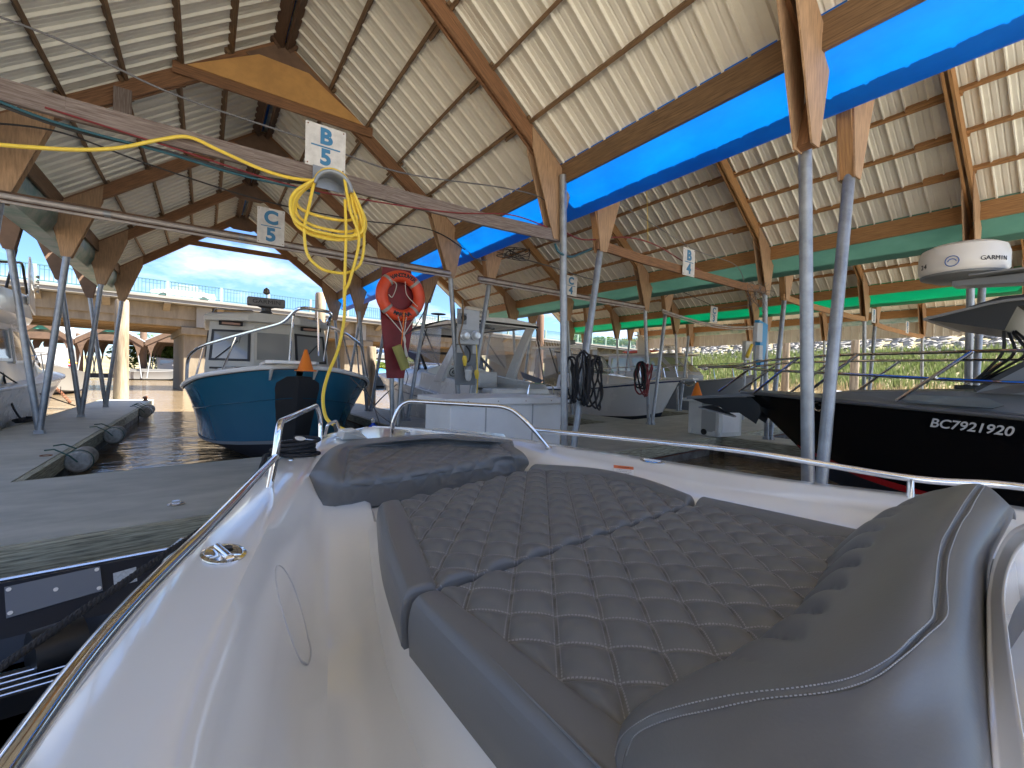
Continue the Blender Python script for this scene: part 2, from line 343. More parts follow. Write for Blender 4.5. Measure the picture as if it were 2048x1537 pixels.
# ================================================================== docks
M_deck = mat('grey_dock_decking', (.52, .52, .46), .62, var=.42, vscale=2.2, bump=.35, bscale=60, bdist=.004, stretch=(.6, 1.2, 1), col2=(.38, .39, .345))
M_whal = mat('treated_green_timber', (.60, .59, .44), .8, var=.5, vscale=2.5, uvgrain=True, bump=.5, bscale=4, col2=(.15, .15, .11))
M_conc = mat('stained_concrete_float', (.24, .235, .22), .85, var=.5, vscale=2.5, bump=.5, bscale=12, col2=(.10, .085, .07))
M_rust = mat('rusted_rod', (.25, .10, .05), .8, var=.4)
DZ = .5
def dock(label, poly, edges, group='floating docks'):
    # poly: counter-clockwise deck outline (x,y); edges: indices of sides that carry whalers
    t = thing('floating_dock', label, 'dock', (poly[0][0], poly[0][1], 0), group=group)
    b = MB(); n = len(poly)
    b.prism([(x, y, DZ-.07) for x, y in poly], (0, 0, .07)); b.build('decking', M_deck, t)
    wb, fb, rb = MB(), MB(), MB()
    for i in edges:
        p, q = V((*poly[i], 0)), V((*poly[(i+1) % n], 0)); d = (q-p); l = d.length; d.normalize(); o = V((d.y, -d.x, 0))
        k = max(1, int(l/3.6))
        for j in range(k):
            a = p+d*(l*j/k+.01); c = p+d*(l*(j+1)/k-.01)
            wb.beam(a+o*.045+V((0, 0, DZ-.125)), c+o*.045+V((0, 0, DZ-.125)), .09, .23)
            fb.beam(a+d*.12-o*.42+V((0, 0, -.1)), c-d*.12-o*.42+V((0, 0, -.1)), .8, .66)
        rb.tube([p+o*.012+V((0, 0, .2)), q+o*.012+V((0, 0, .2))], .014, 6)
    w_ = wb.build('timber_edge', M_whal, t); fb.build('concrete_float', M_conc, t); rb.build('tie_rod', M_rust, t); return t
def ynear(x): return 5.45+.11*x
def yfar(x): return 8.42+.19*x
dock('main walkway dock running across in front of the bow, grey decking', [(-14, ynear(-14)), (26, ynear(26)), (26, yfar(26)), (-14, yfar(-14))], [0, 2])
for lb, x0, x1, y1 in (('left finger dock with float drums, ending at the tall pile', -3.62, -1.98, 25.6), ('finger dock between the blue boat and the white cruiser', 4.35, 6.0, 21.5),
                       ('finger dock behind the white centre cabin boat', 11.6, 13.2, 22), ('finger dock in front of the dark grey cabin boat', 18.9, 20.4, 22)):
    dock(lb, [(x0, yfar(x0)+.002), (x1, yfar(x1)+.002), (x1, y1), (x0, y1)], [1, 2, 3])
for lb, x0, x1 in (('near finger dock under the two tall posts right of the sun pad', 4.75, 5.75), ('near finger dock beyond the black boat', 11.9, 13.1), ('far right near side finger dock', 19., 20.4)):
    dock(lb, [(x0, -8), (x1, -8), (x1, ynear(x1)-.002), (x0, ynear(x0)-.002)], [1, 3])
# raised curb lip + float drums on left finger, pile, cleats
M_drum = mat('weathered_foam_float', (.42, .41, .37), .85, var=.4, vscale=14, bump=.5, bscale=30, bdist=.004)
M_rope_g = mat('green_twine', (.04, .10, .08), .8); M_rope_k = mat('black_rope', (.018, .018, .02), .75, bump=.6, bscale=90)
M_rope_w = mat('white_rope', (.62, .60, .54), .8, bump=.4, bscale=90)
dr = [('nearest grey float drum tied along the left finger dock', 172, 912, 10.4), ('second float drum along the left finger dock', 232, 868, 13.8), ('third float drum near the end of the left finger dock', 284, 815, 20.3), ('last float drum at the cleat end of the left finger dock', 291, 812, 21.3)]
for i, (lb, u, v_, yy) in enumerate(dr):
    c = V((-1.72, yy, .37)); t = thing('float_drum', lb, 'float', c, group='float drums along the left finger dock')
    MB().lathe([(.0, -.3), (.15, -.3), (.18, -.27), (.18, .27), (.15, .3), (0, .3)], c, (0, 1, 0), 20).build('drum', M_drum, t, smooth=True)
    rb = MB(); rb.torus(c+V((0, -.22, 0)), .186, .008, (0, 1, 0), 20, 5); rb.tube([c+V((0, -.31, 0)), c+V((-.1, -.33, .12)), c+V((-.28, -.3, .23)), c+V((-.4, -.25, .215))], .012, 6)
    rb.build('lashing', M_rope_g, t); MB().tube([c+V((0, .31, 0)), c+V((-.1, .33, .12)), c+V((-.28, .3, .23)), c+V((-.4, .25, .215))], .012, 6).build('lashing', M_rope_g, t)
def pile(label, x, y, h, r=.2, lean=0., m=None, group=None):
    t = thing('timber_pile', label, 'pile', (x, y, 0), group=group); R_ = random.Random(int(x*9+y))
    pr = [(r*1.05, -1.), (r*1.04, .4), (r, 1.5), (r*.97, h*.6), (r*.93, h-.1), (r*.8, h), (0, h)]
    b = MB(); b.lathe(pr, (x, y, 0), (lean, 0, 1), 14); b.build('trunk', m or M_pile, t, smooth=True); return t
M_pile = mat('pile_timber', (.36, .29, .21), .85, var=.5, vscale=1.6, bump=.7, bscale=10, stretch=(3, 3, .35), bdist=.02, col2=(.14, .11, .07))
pile('thick weathered pile at the end of the left finger dock', -3.05, 25.9, 4.9, .26)
M_vine = mat('pale_lichen', (.5, .45, .3), .9)
def cleat(label, p, rz=0., s=1., m=None, group='dock cleats'):
    t = thing('cleat', label, 'cleat', p, rz, group=group); T = Matrix.Translation(V(p)) @ Matrix.Rotation(rz, 4, 'Z') @ Matrix.Scale(s, 4)
    b = MB(T); b.box((-.09, -.04, 0), (.09, .04, .02)); b.build('base', m or M_rust, t)
    b = MB(T); b.tube([(-.06, 0, .02), (-.05, 0, .08)], .025, 8); b.tube([(.06, 0, .02), (.05, 0, .08)], .025, 8)
    b.tube([(-.19, 0, .085), (-.12, 0, .1), (.12, 0, .1), (.19, 0, .085)], [.014, .024, .024, .014], 8); b.build('horn', m or M_rust, t, smooth=True); return t
cleat('rusty cleat at the water end of the left finger dock', (-2.1, 24.6, DZ), 1.4, 1.6)
# bollard disc with bolt head on the near dock, and a ring further up
c = atz(352, 1010, DZ); t = thing('dock_bolt', 'round plate with a square bolt head on the near grey dock', 'dock fitting', c)
MB().lathe([(.075, 0), (.078, .01), (.07, .016), (0, .016)], c, n=24).build('washer', M_chrome, t, smooth=True)
MB().box(c+V((-.032, -.025, .016)), c+V((.032, .025, .045))).build('bolt_head', M_chrome, t)
c = atz(92, 912, DZ); tag(MB().torus(c+V((0, 0, .004)), .07, .008, n=24, m=6).build('dock_ring', M_rust), 'small rusty ring lying flat beside the left finger dock curb', 'ring')
# ================================================================== boat sheds
SL = .74
YT = [-1.9, 1.95, 5.73, 9.55, 13.37, 17.19, 21.0]
GUT = [-10.1, -2.9, 5.2, 12.4, 19.6, 26.8, 34.0]
def tarpmat(n, c, c2, tl=.20): 
    m = mat(n, c, .55, var=.3, vscale=1.2, col2=c2, transluc=tl, bump=.4, bscale=3, bdist=.03, stretch=(1, .5, 1)); return m
M_tb = tarpmat('blue_tarp', (.0, .20, .75), (.0, .13, .56)); M_tg = tarpmat('pale_green_tarp', (.10, .25, .20), (.065, .185, .15), .06); M_tgg = tarpmat('bright_green_tarp', (.0, .31, .13), (.0, .22, .10), .12)
M_gutm = mat('stained_galvanised_gutter', (.42, .47, .45), .5, metal=.4, var=.45, vscale=2.5, col2=(.16, .30, .26))
def sheet(b, x0, z0, x1, z1, y0, y1, nrm):
    # ribbed metal sheet; ribs run down the slope, profile steps along Y
    y = y0; prof = []
    while y < y1:
        prof += [(y, 0), (y+.08, 0), (y+.092, .007), (y+.104, .007), (y+.116, 0), (y+.17, 0), (y+.182, .007), (y+.194, .007), (y+.206, 0), (y+.24, 0), (y+.262, 0), (y+.275, -.04), (y+.292, -.04), (y+.305, 0)]; y += .3055
    prof.append((y, 0)); o = V((nrm[0], 0, nrm[1]))
    b.loft([[V((x0, yy, z0))+o*h for yy, h in prof], [V((x1, yy, z1))+o*h for yy, h in prof]])
def ridge_z(k): xm, hw = (GUT[k]+GUT[k+1])/2, (GUT[k+1]-GUT[k])/2; return xm, 5.24+SL*hw
def bay(k, label, y0, y1, mats, tarp, tname, far=False, detail=True):
    xl, xr = GUT[k], GUT[k+1]; xm, zr = ridge_z(k); hw = (xr-xl)/2
    t = thing('boat_shed', label, 'boat shed', (xm, y0, 0), group='open sided boat sheds')
    MW, MP, MG = mats
    zs = lambda x: zr-SL*abs(x-xm)           # rafter top line
    for sg in (-1, 1):
        b = MB(); xe = xm+sg*(hw-(.45 if (k > 1 and sg == -1) else .28)); nn = V((sg*SL, 0, 1)).normalized()
        sheet(b, xm+sg*.02, zs(xm)+.115, xe, zs(xe)+.115, y0, y1, (nn.x, nn.z)); b.build('roof_sheet', M_roofp, t)
    # purlins in laid-up lengths with lapped ends
    nP = 6; R_ = random.Random(k*7+1)
    offs = [.13]+[lerp(.13, hw-.36, i/(nP-1)) for i in range(1, nP)]
    for sg in (-1, 1):
        for i, of in enumerate(offs):
            x = xm+sg*of; z = zs(x); nn = V((sg*SL, 0, 1)).normalized(); sd_ = V((1, 0, -SL*sg)).normalized()*sg
            b = MB(); lip = (i == 0 or i == nP-1); hh = .12 if not lip else .24
            for j in range(len(YT)-1):
                a, c = YT[j], YT[j+1]
                if c < y0-.1 or a > y1: continue
                a = max(a, y0); c = min(c, y1); off = (.03 if j % 2 else -.03)
                base = V((x, 0, z))+nn*(.054-(0 if not lip else .055))+sd_*off
                if i == nP-1:
                    ex = xm+sg*(hw-(.34 if not (k > 1 and sg == -1) else .5)); bz = 5.39 if not (k > 1 and sg == -1) else 5.52; b.beam((ex, a, bz+.086), (ex, c, bz+.086), .05, .17, ext=.001); b.beam((ex-sg*.012, a, bz-.086), (ex-sg*.012, c, bz-.086), .05, .17, ext=.001); continue
                b.beam(base+V((0, a-.1, 0)), base+V((0, c+.62, 0)) if c < y1-.1 else base+V((0, c, 0)), .05, hh, up=nn)
            b.build('purlin' if not lip else ('ridge_board' if i == 0 else 'eave_beam'), MP if not (i == 0) else M_dark, t)
            if i == nP-1: pass
    b = MB(); b.beam((xm, y0, zr+.02), (xm, y1, zr+.02), .06, .012); b.build('ridge_light_strip', M_tb, t)
    b = MB(); b.loft([[V((xm-.25, yy, zr-.02)), V((xm, yy, zr+.17)), V((xm+.25, yy, zr-.02))] for yy in (y0, y1)]); b.build('ridge_cap', M_roofp, t)
    for j, y in enumerate(YT):
        if y < y0-.1 or y > y1+.1: continue
        tr = MB(); d = .25
        for sg in (-1, 1):
            for ply in (-.045, .045) if not far else (0,):
                p0 = V((xm, y+ply, zr-.13)); xe = xm+sg*(hw-.12); p1 = V((xe, y+ply, zs(xe)-.13))
                tr.beam(p0, p1, .04 if not far else .1, d, up=(0, 0, 1))
        tro = tr.build('rafter', MW, t)
        # ridge gusset
        yy = y-.09
        pk = MB(); pk.prism([(xm-.62, yy, zr-.62*SL-.05), (xm, yy, zr-.05), (xm+.62, yy, zr-.62*SL-.05), (xm+.3, yy, zr-.68), (xm-.3, yy, zr-.68)], (0, .02, 0)); pk.build('ridge_gusset', M_plyd, tro)
        for sg, xg in ((-1, xl), (1, xr)):
            if k > 1 and sg == -1: xg0 = xg; xg = xg+.26
            gb = MB()
            for yy in (y-.085, y+.067):
                P = [(xg-sg*1.0, zs(xg-sg*1.0)-.02), (xg-sg*.14, zs(xg-sg*.14)-.02), (xg-sg*.34, 4.3), (xg-sg*.50, 4.3), (xg-sg*.98, zs(xg-sg*.98)-.33)]
                gb.prism([(px, yy, pz) for px, pz in P], (0, .018, 0))
            gb.build('eave_gusset', MG, tro)
            cb = MB(); cb.beam((xg-sg*.2, y, 5.1), (xg-sg*.42, y, 4.32), .13, .10); cb.build('knee_block', MW, tro)
            tall = (k == 1 and sg == 1 and y < 6); pt, pb = ((V((xg-.40, y-.15, 5.34)), V((xg-.17, y-.15, DZ+.02))) if y > 4 else (V((xg-.30, y+.10, 5.36)), V((xg-.15, y-.05, DZ+.02)))) if tall else (V((xg-sg*.42, y, 4.36)), V((xg-sg*.03-(.20 if k > 1 and sg == -1 else 0), y-(.04 if k > 1 and sg == -1 else 0), DZ+.02)))
            pb_ = MB(); pb_.tube([pt, pb], .06, 14); pb_.build('post', M_galv, t, smooth=True)
            fb_ = MB(); fb_.box(pb+V((-.09, -.08, -.02)), pb+V((.09, .08, -.008))); fb_.box(pb+V((-.075, -.07, -.008)), pb+V((.075, .07, .06))); fb_.tube([pb+V((.05, -.062, .05)), pb+V((.05, .062, .05))], .008, 6); fb_.build('post_foot', M_galv, t)
    # gutter / tarp on the right side of the bay
    xg = xr; b = MB(); rings = []
    R2 = random.Random(k); yy = y0
    while yy <= y1+.01:
        w1 = .012*math.sin(yy*3.1+k)+.006*math.sin(yy*9.7)
        rings.append([V((xg-.34, yy, 5.60)), V((xg-.30, yy, 5.20+w1)), V((xg-.05, yy, 4.99+w1)), V((xg+.2, yy, 4.86+w1*.6)), V((xg+.25, yy, 4.87)), V((xg+.36, yy, 5.06+w1)), V((xg+.47, yy, 5.34))]); yy += .16
    b.loft(rings); b.build(tname, tarp, t, smooth='all')
    return t
MO = (M_wood, M_purl, M_ply); MN = (M_wood2, M_wood2, M_ply); MD = (M_dark, M_purl, M_plyd)
shed5 = bay(1, 'nearest wide shed with dark brown rafters directly overhead', -3.2, 21.9, MO, M_tb, 'blue_tarp_gutter')
shed4 = bay(2, 'second shed right of the blue tarp, orange brown rafters', -3.2, 21.9, MN, M_tg, 'green_tarp_gutter')
shed3 = bay(3, 'third shed right, between the pale green and the bright green tarps', -3.2, 21.9, MN, M_tgg, 'green_tarp_gutter')
shed2 = bay(4, 'last shed on the right beyond the bright green tarp', -3.2, 21.9, MN, M_gutm, 'metal_gutter', far=True)
# left neighbour: posts, gussets and gutter only show at its edge
t = thing('boat_shed', 'left neighbouring shed whose dark gussets and posts share the left dock', 'boat shed', (-6.5, 10, 0), group='open sided boat sheds')
for y in YT[3:]:
    xg = -2.9; zs = lambda x: 5.24+SL*(xg-x)
    tr = MB(); tr.beam((-6.5, y, zs(-6.5)-.13), (xg-.1, y, 5.15), .1, .25); tro = tr.build('rafter', M_dark, t)
    gb = MB()
    for yy in (y-.085, y+.067): gb.prism([(px, yy, pz) for px, pz in [(xg-1.0, zs(xg-1.0)-.02), (xg-.14, zs(xg-.14)-.02), (xg-.34, 4.3), (xg-.5, 4.3), (xg-.98, zs(xg-.98)-.33)]], (0, .018, 0))
    gb.build('eave_gusset', M_plyd, tro)
    MB().tube([(xg-.42, y, 4.36), (xg+.02, y+.03, DZ+.02)], .06, 14).build('post', M_galv, t, smooth=True)
b = MB(); sheet(b, -6.5, zs(-6.5)+.115, -3.2, zs(-3.2)+.115, 9.0, 21.9, (-.59, .8)); b.build('roof_sheet', M_roofp, t)
b = MB(); b.loft([[V((-3.24, y, 5.4)), V((-3.22, y, 5.0)), V((-3.1, y, 4.72)), V((-2.75, y, 4.72)), V((-2.62, y, 5.0)), V((-2.58, y, 5.45))] for y in (-3, 9, 21.9)]); b.build('galvanised_gutter', M_gutm, t)
# collar tie with new plywood on the C-row truss and plain ties beyond
for y, zc, ply in ((9.55, 7.02, 1), (21.0, 6.75, 0)):
    b = MB(); xm, zr = ridge_z(1)
    xa = (zr-zc-.02)/SL; b.beam((xm-xa-.05, y-.12, zc), (xm+xa+.05, y-.12, zc), .045, .19); co = b.build('collar_tie', M_wood, shed5)
    if ply: MB().prism([(xm-xa+.15, y-.16, zc+.09), (xm-.42, y-.16, zr-.5), (xm+.42, y-.16, zr-.5), (xm+xa-.15, y-.16, zc+.09)], (0, .018, 0)).build('plywood_gusset', M_plyo, co)
b = MB(); b.box((-1.24, 9.36, 5.86), (-1.02, 9.42, 6.38)); b.build('broken_board', M_grey, shed5)
# white wall panels hanging in the last sheds
b = MB(); sheet(b, 26.6, 5.0, 26.62, 4.30, -1.9, 21.9, (1, 0)); b.build('metal_wall', mat('white_wall_steel', (.72, .70, .64), .5, var=.1), shed2)
# ------------------------------------------------------------------ cross beams
def xbeam(name, label, xa, xb, y, z, w_, h, m, za=None, group='cross beams of the sheds'):
    b = MB(); n = 5; pts = [V((lerp(xa, xb, i/n), y, lerp(z, za if za else z, i/n)-(.05 if 0 < i < n else 0))) for i in range(n+1)]
    for i in range(n): b.beam(pts[i], pts[i+1], w_, h, ext=.001)
    o = b.build(name, m); tag(o, label, 'beam', group); return o
xbeam('cross_beam', 'long weathered timber beam carrying the B 5 sign', -2.55, 4.85, 5.68, 4.37, .05, .19, M_grey)
xbeam('cross_beam', 'brown beam carrying the B 4 sign in the next shed', 5.75, 11.95, 5.7, 4.42, .06, .17, M_wood)
xbeam('cross_beam', 'far right pale timber beam beyond the two tall posts', 12.9, 19.1, 5.7, 4.38, .06, .16, M_wood2)
xbeam('cross_beam', 'pale timber beam furthest right under the sheds', 20.1, 26.3, 5.7, 4.3, .06, .16, M_wood2)
M_cond = mat('weathered_conduit', (.50, .45, .42), .55, metal=.3, var=.3, vscale=5)
def pipebeam(label, xa, xb, y, z, sg=.0, nb=True):
    t = thing('pipe_beam', label, 'pipe', (xa, y, z), group='pipe beams across the C row')
    if nb: b = MB(); b.beam((xa, y+.06, z+.02), (xb, y+.06, z+.02), .04, .13); b.build('board', M_dark, t)
    pts = sag((xa, y, z), (xb, y, z), sg, 12); MB().tube(pts, .042, 10).build('conduit', M_cond, t, smooth=True)
    MB().tube([p+V((0, -.03, -.09)) for p in pts], .022, 8).build('small_conduit', M_cond, t, smooth=True)
    b = MB()
    for i in (2, 5, 8, 10): b.cyl(pts[i]+V((-.04, 0, 0)), pts[i]+V((.04, 0, 0)), .049, 10)
    b.build('coupling', M_galv, t, smooth=True)
pipebeam('long pipe and board carrying the C 5 sign', -2.5, 4.72, 9.42, 4.38)
pipebeam('pipe carrying the C 4 sign in the next shed', 5.5, 11.75, 9.42, 4.38)
pipebeam('sagging pipe carrying the C 3 sign', 12.7, 19.1, 9.42, 4.4, .22, False)
# ------------------------------------------------------------------ berth signs
M_sign = mat('dirty_white_sign', (.72, .71, .69), .5, var=.22, vscale=9)
def sign(a, n, cx, y, cz, w_, h, label, rz=0):
    t = thing('berth_sign', label, 'sign', (cx, y, cz), group='berth number signs'); T = Matrix.Translation(V((cx, y, cz))) @ Matrix.Rotation(rz, 4, 'Y')
    MB(T).box((-w_/2, 0, -h/2), (w_/2, .012, h/2)).build('panel', M_sign, t)
    M1 = T @ frame((0, -.003, h*.23), (1, 0, 0), (0, 0, 1)); M2 = T @ frame((0, -.003, -h*.25), (1, 0, 0), (0, 0, 1))
    text(a, M1, h*.50, M_blue_ink, 'letter', t, bold=h*.022, xs=1.0); text(n, M2, h*.50, M_blue_ink, 'number', t, bold=h*.022)
    b = MB(T); b.box((-w_*.36, -.004, -.008), (w_*.36, -.001, .008)); b.build('divider_line', M_blue_ink, t)
    for sx in (-1, 1):
        for sz in (-1, 1): MB(T).cyl((sx*w_*.44, -.006, sz*h*.45), (sx*w_*.44, 0, sz*h*.45), .008, 8).build('screw', M_rust, t)
sign('B', '5', 1.14, 5.63, 4.65, .45, .50, 'large white sign reading B 5 above the coiled yellow hose')
sign('C', '5', .97, 9.37, 4.66, .45, .66, 'white sign reading C 5 on the pipe beam left of the hose')
p = aty(1378, 525, 5.62); sign('B', '4', p.x, 5.62, p.z, .42, .58, 'white sign reading B 4 on the next shed beam', .0)
p = aty(1142, 572, 9.36); sign('C', '4', p.x, 9.36, p.z, .46, .56, 'white sign reading C 4 behind the tall grey posts', .03)
p = aty(1428, 630, 9.36); sign('C', '3', p.x, 9.36, p.z, .46, .62, 'narrow looking sign reading C 3 on the sagging pipe', .05)
for u, v_, y, tx, lb in ((1748, 632, 5.66, ('B', '3'), 'small far sign seen nearly edge on beside the right beam'), (1815, 655, 5.66, ('B', '2'), 'tiny last sign furthest right under the sheds')):
    p = aty(u, v_, y); sign(tx[0], tx[1], p.x, y, p.z, .4, .5, lb)
# ------------------------------------------------------------------ wires
M_wire = mat('black_cable', (.03, .03, .032), .6); M_wiregr = mat('grey_cable', (.13, .13, .135), .6); M_red = mat('red_cable', (.20, .02, .025), .5); M_yel = mat('yellow_hose', (.86, .62, .07), .38, spec=.5); M_teal = mat('teal_cable', (.015, .09, .12), .5)
def wire(label, pts, r, m, cat='cable', name='cable', sm=10, group='overhead cables'):
    o = MB().tube(crom(pts, sm) if len(pts) > 2 else pts, r, 7).build(name, m, smooth=True); tag(o, label, cat, group); return o
P = aty
wire('grey cable crossing the top left corner to behind the B 5 sign', [P(-40, 20, 5.4), P(130, 85, 5.5), P(350, 190, 5.6), P(600, 275, 5.72), P(800, 345, 5.75), P(1000, 375, 5.78), P(1080, 395, 5.8), P(1105, 425, 5.75)], .010, M_wiregr)
wire('black cable drooping under the left end of the timber beam', [P(-30, 200, 5.66), P(150, 262, 5.66), P(320, 300, 5.66), P(500, 350, 5.66), P(640, 372, 5.68), P(800, 400, 5.68), P(1095, 468, 5.68)], .016, M_wire)
wire('red cable strung along the underside of the timber beam', [P(90, 215, 5.63), P(320, 288, 5.63), P(560, 365, 5.64), P(700, 395, 5.64), P(900, 425, 5.64), P(1020, 430, 5.64), P(1095, 455, 5.64)], .009, M_red)
wire('teal cable bundled below the timber beam', [P(-20, 196, 5.60), P(120, 248, 5.60), P(330, 306, 5.60), P(470, 348, 5.62), P(600, 378, 5.62), P(640, 388, 5.62)], .012, M_teal)
wire('thin wire running from the left gusset to the far right gusset', [P(-30, 245, 9.1), P(120, 265, 9.2), P(300, 330, 9.3), P(520, 400, 9.35), P(700, 438, 9.4), P(860, 460, 9.4), P(930, 500, 9.4)], .013, M_wire)
wire('wire slanting behind the B 4 sign', [P(1240, 410, 5.9), P(1300, 445, 5.9), P(1390, 500, 5.9), P(1470, 530, 5.9), P(1490, 570, 5.8)], .008, M_wiregr)
wire('red and grey cable hanging from the gusset right of the tall posts', [P(1130, 465, 5.75), P(1170, 480, 5.75), P(1250, 475, 5.75), P(1310, 490, 5.75), P(1370, 525, 5.75), P(1450, 565, 5.75), P(1500, 572, 5.75)], .012, M_red)
wire('blue insulated loop between the two tall centre posts', [P(1110, 488, 5.6), P(1118, 505, 5.55), P(1140, 514, 5.55), P(1160, 508, 5.6), P(1183, 498, 5.7)], .02, M_teal)
wire('black cable loop sagging between the lifebuoy and meter posts', [P(925, 470, 9.4), P(945, 515, 9.4), P(980, 520, 9.5), P(1010, 512, 9.6), P(1090, 530, 9.6), P(1200, 562, 9.6), P(1290, 560, 9.6)], .016, M_wiregr)
wire('thin yellow cord dangling from the next roof', [P(1293, 380, 5.9), P(1295, 430, 5.9), P(1296, 484, 5.9)], .006, M_yel)
wire('black flex arcing across the third shed', [P(1330, 595, 9.3), P(1355, 582, 9.3), P(1400, 600, 9.3), P(1440, 615, 9.3), P(1500, 610, 9.3)], .012, M_wire)
wire('dark wire sloping down beside the lifebuoy to its post', [P(872, 570, 9.3), P(850, 620, 9.3), P(825, 660, 9.3), P(800, 672, 9.3)], .012, M_wire)
# tangle of thin wires at the post head
R_ = random.Random(9); b = MB()
for i in range(7):
    q = [P(1495+R_.uniform(0, 50), 575+R_.uniform(-10, 50), 5.6)+V((R_.uniform(-.1, .1), R_.uniform(-.2, .2), 0)) for _ in range(5)]; b.tube(crom(q, 6), .005, 5)
tag(b.build('wire_tangle', M_wiregr, smooth=True), 'tangle of thin grey wires at the head of the far right posts', 'cable')
b = MB()
for i in range(6):
    q = [P(1000+R_.uniform(0, 60), 505+R_.uniform(-8, 12), 9.3)+V((R_.uniform(-.2, .2), R_.uniform(-.2, .2), 0)) for _ in range(5)]; b.tube(crom(q, 6), .009, 5)
tag(b.build('wire_tangle', M_wire, smooth=True), 'twisted dark wire tangle hanging below the blue tarp', 'cable')
# ================================================================== our motor boat (foreground)
boat = thing('motorboat', 'white motorboat with quilted grey bow sun pads and polished rails, in the foreground', 'motorboat', (1.43, 1.5, 0))
LY = [-2, -1, 0, .94, 1.44, 1.96, 2.84, 3.43, 4.0, 4.35, 4.6]; LX = [-.32, -.32, -.29, -.22, -.11, .02, .29, .47, .74, 1.02, 1.38]
RY = [-2, -.5, .38, .76, 1.19, 2.11, 3.2, 3.9, 4.3, 4.5, 4.6]; RX = [3.55, 3.52, 3.44, 3.24, 3.02, 2.77, 2.45, 2.12, 1.84, 1.62, 1.42]
PLY = [-2, .3, 1.0, 1.4, 2.14, 2.6, 3.2]; PLX = [.50, .50, .50, .54, .70, .80, .9]
PRY = [-2, .2, .74, 1.3, 2.1, 2.5, 3.0, 3.4]; PRX = [2.6, 2.5, 2.27, 2.14, 2.2, 2.15, 2.1, 1.95]
def sm(x, a, b): t = min(1, max(0, (x-a)/(b-a))); return t*t*(3-2*t)
rings, hull = [], []
ysd = [-2+.12*i for i in range(52)]+[4.3, 4.4, 4.48, 4.54, 4.58, 4.6]
for y in ysd:
    xl, xr = interp(LY, LX, y), interp(RY, RX, y); pl, pr = interp(PLY, PLX, y), interp(PRY, PRX, y)
    zg = 1.40+.03*sm(y, 1.5, 4.6)+.0*y; k = 1-sm(y, 1.7, 2.75); f = 1-sm(y, 3.2, 3.6)
    dep = .44*k+.13*(1-k); dep *= f; w_ = xr-xl
    wl = min(.20, w_*.2); c = xl+wl; span = max(pl-c, .1)*f+w_*.15*(1-f)
    zf = 1.2*f+zg*(1-f)
    cc = [(xl-.012, zg-.05), (xl-.008, zg-.012), (xl+.01, zg), (c-.02, zg+.004), (c, zg), (c+span*.08, zg-dep*.10), (c+span*.22, zg-dep*.45), (c+span*.36, zg-dep*.85), (c+span*.52, zg-dep*.99),
          (c+span*.75, zg-dep), (c+span*.94, zg-dep*.93), (c+span*1.02, lerp(zg-dep*.8, zf, .5))]
    cc += [(lerp(c+span*1.06, pr-.12 if f > 0 else xr-w_*.3, t), zf) for t in (0, .3, .6, 1)]
    prr = lerp(xr-w_*.22, pr, f)
    cc += [(prr-.03, lerp(zf, zg, .55)), (prr+.03, lerp(zf, zg, .78)), (lerp(prr, xr, .4), zg-.004), (xr-min(.2, w_*.14), zg+.004), (xr-min(.185, w_*.13), zg+.010), (xr-.012, zg+.008), (xr+.008, zg-.004), (xr+.012, zg-.05)]
    for i in range(1, len(cc)): cc[i] = (max(cc[i][0], cc[i-1][0]+.0005), cc[i][1])
    rings.append([V((x, y, z)) for x, z in cc])
    cx = (xl+xr)/2; yh = y; q = sm(y, 3.0, 4.6)
    hull.append([V((lerp(cx, xx, s_), y-back*q, zz)) for s_, zz, back in ((1, zg-.05, 0), (.985, 1.1, .08), (.95, .75, .25), (.9, .4, .5), (.84, .1, .75), (.7, -.2, .9)) for xx in (xl-.012,)]+[V((lerp(cx, xr+.012, s_), y-back*q, zz)) for s_, zz, back in ((.7, -.2, .9), (.84, .1, .75), (.9, .4, .5), (.95, .75, .25), (.985, 1.1, .08), (1, zg-.05, 0))])
M_dk = mat('white_gelcoat_deck', (.86, .845, .80), .13, coat=.5)
b = MB(); b.loft(rings); b.build('deck', M_dk, boat, smooth=True)
b = MB(); b.loft(hull); b.add([hull[0][i] for i in range(len(hull[0]))], [tuple(range(len(hull[0])))]); b.build('hull', M_white, boat, smooth=True)
for nm, XS, YS, sg in (('left', LX, LY, -1), ('right', RX, RY, 1)):
    pts = [V((interp(YS, XS, y)+sg*.022, y, 1.352+.03*sm(y, 1.5, 4.6))) for y in [-2+.2*i for i in range(34)]]
    MB().tube(pts, .018, 8).build('rub_rail', mat('pvc_grey', (.35, .35, .36), .4), boat, smooth=True)
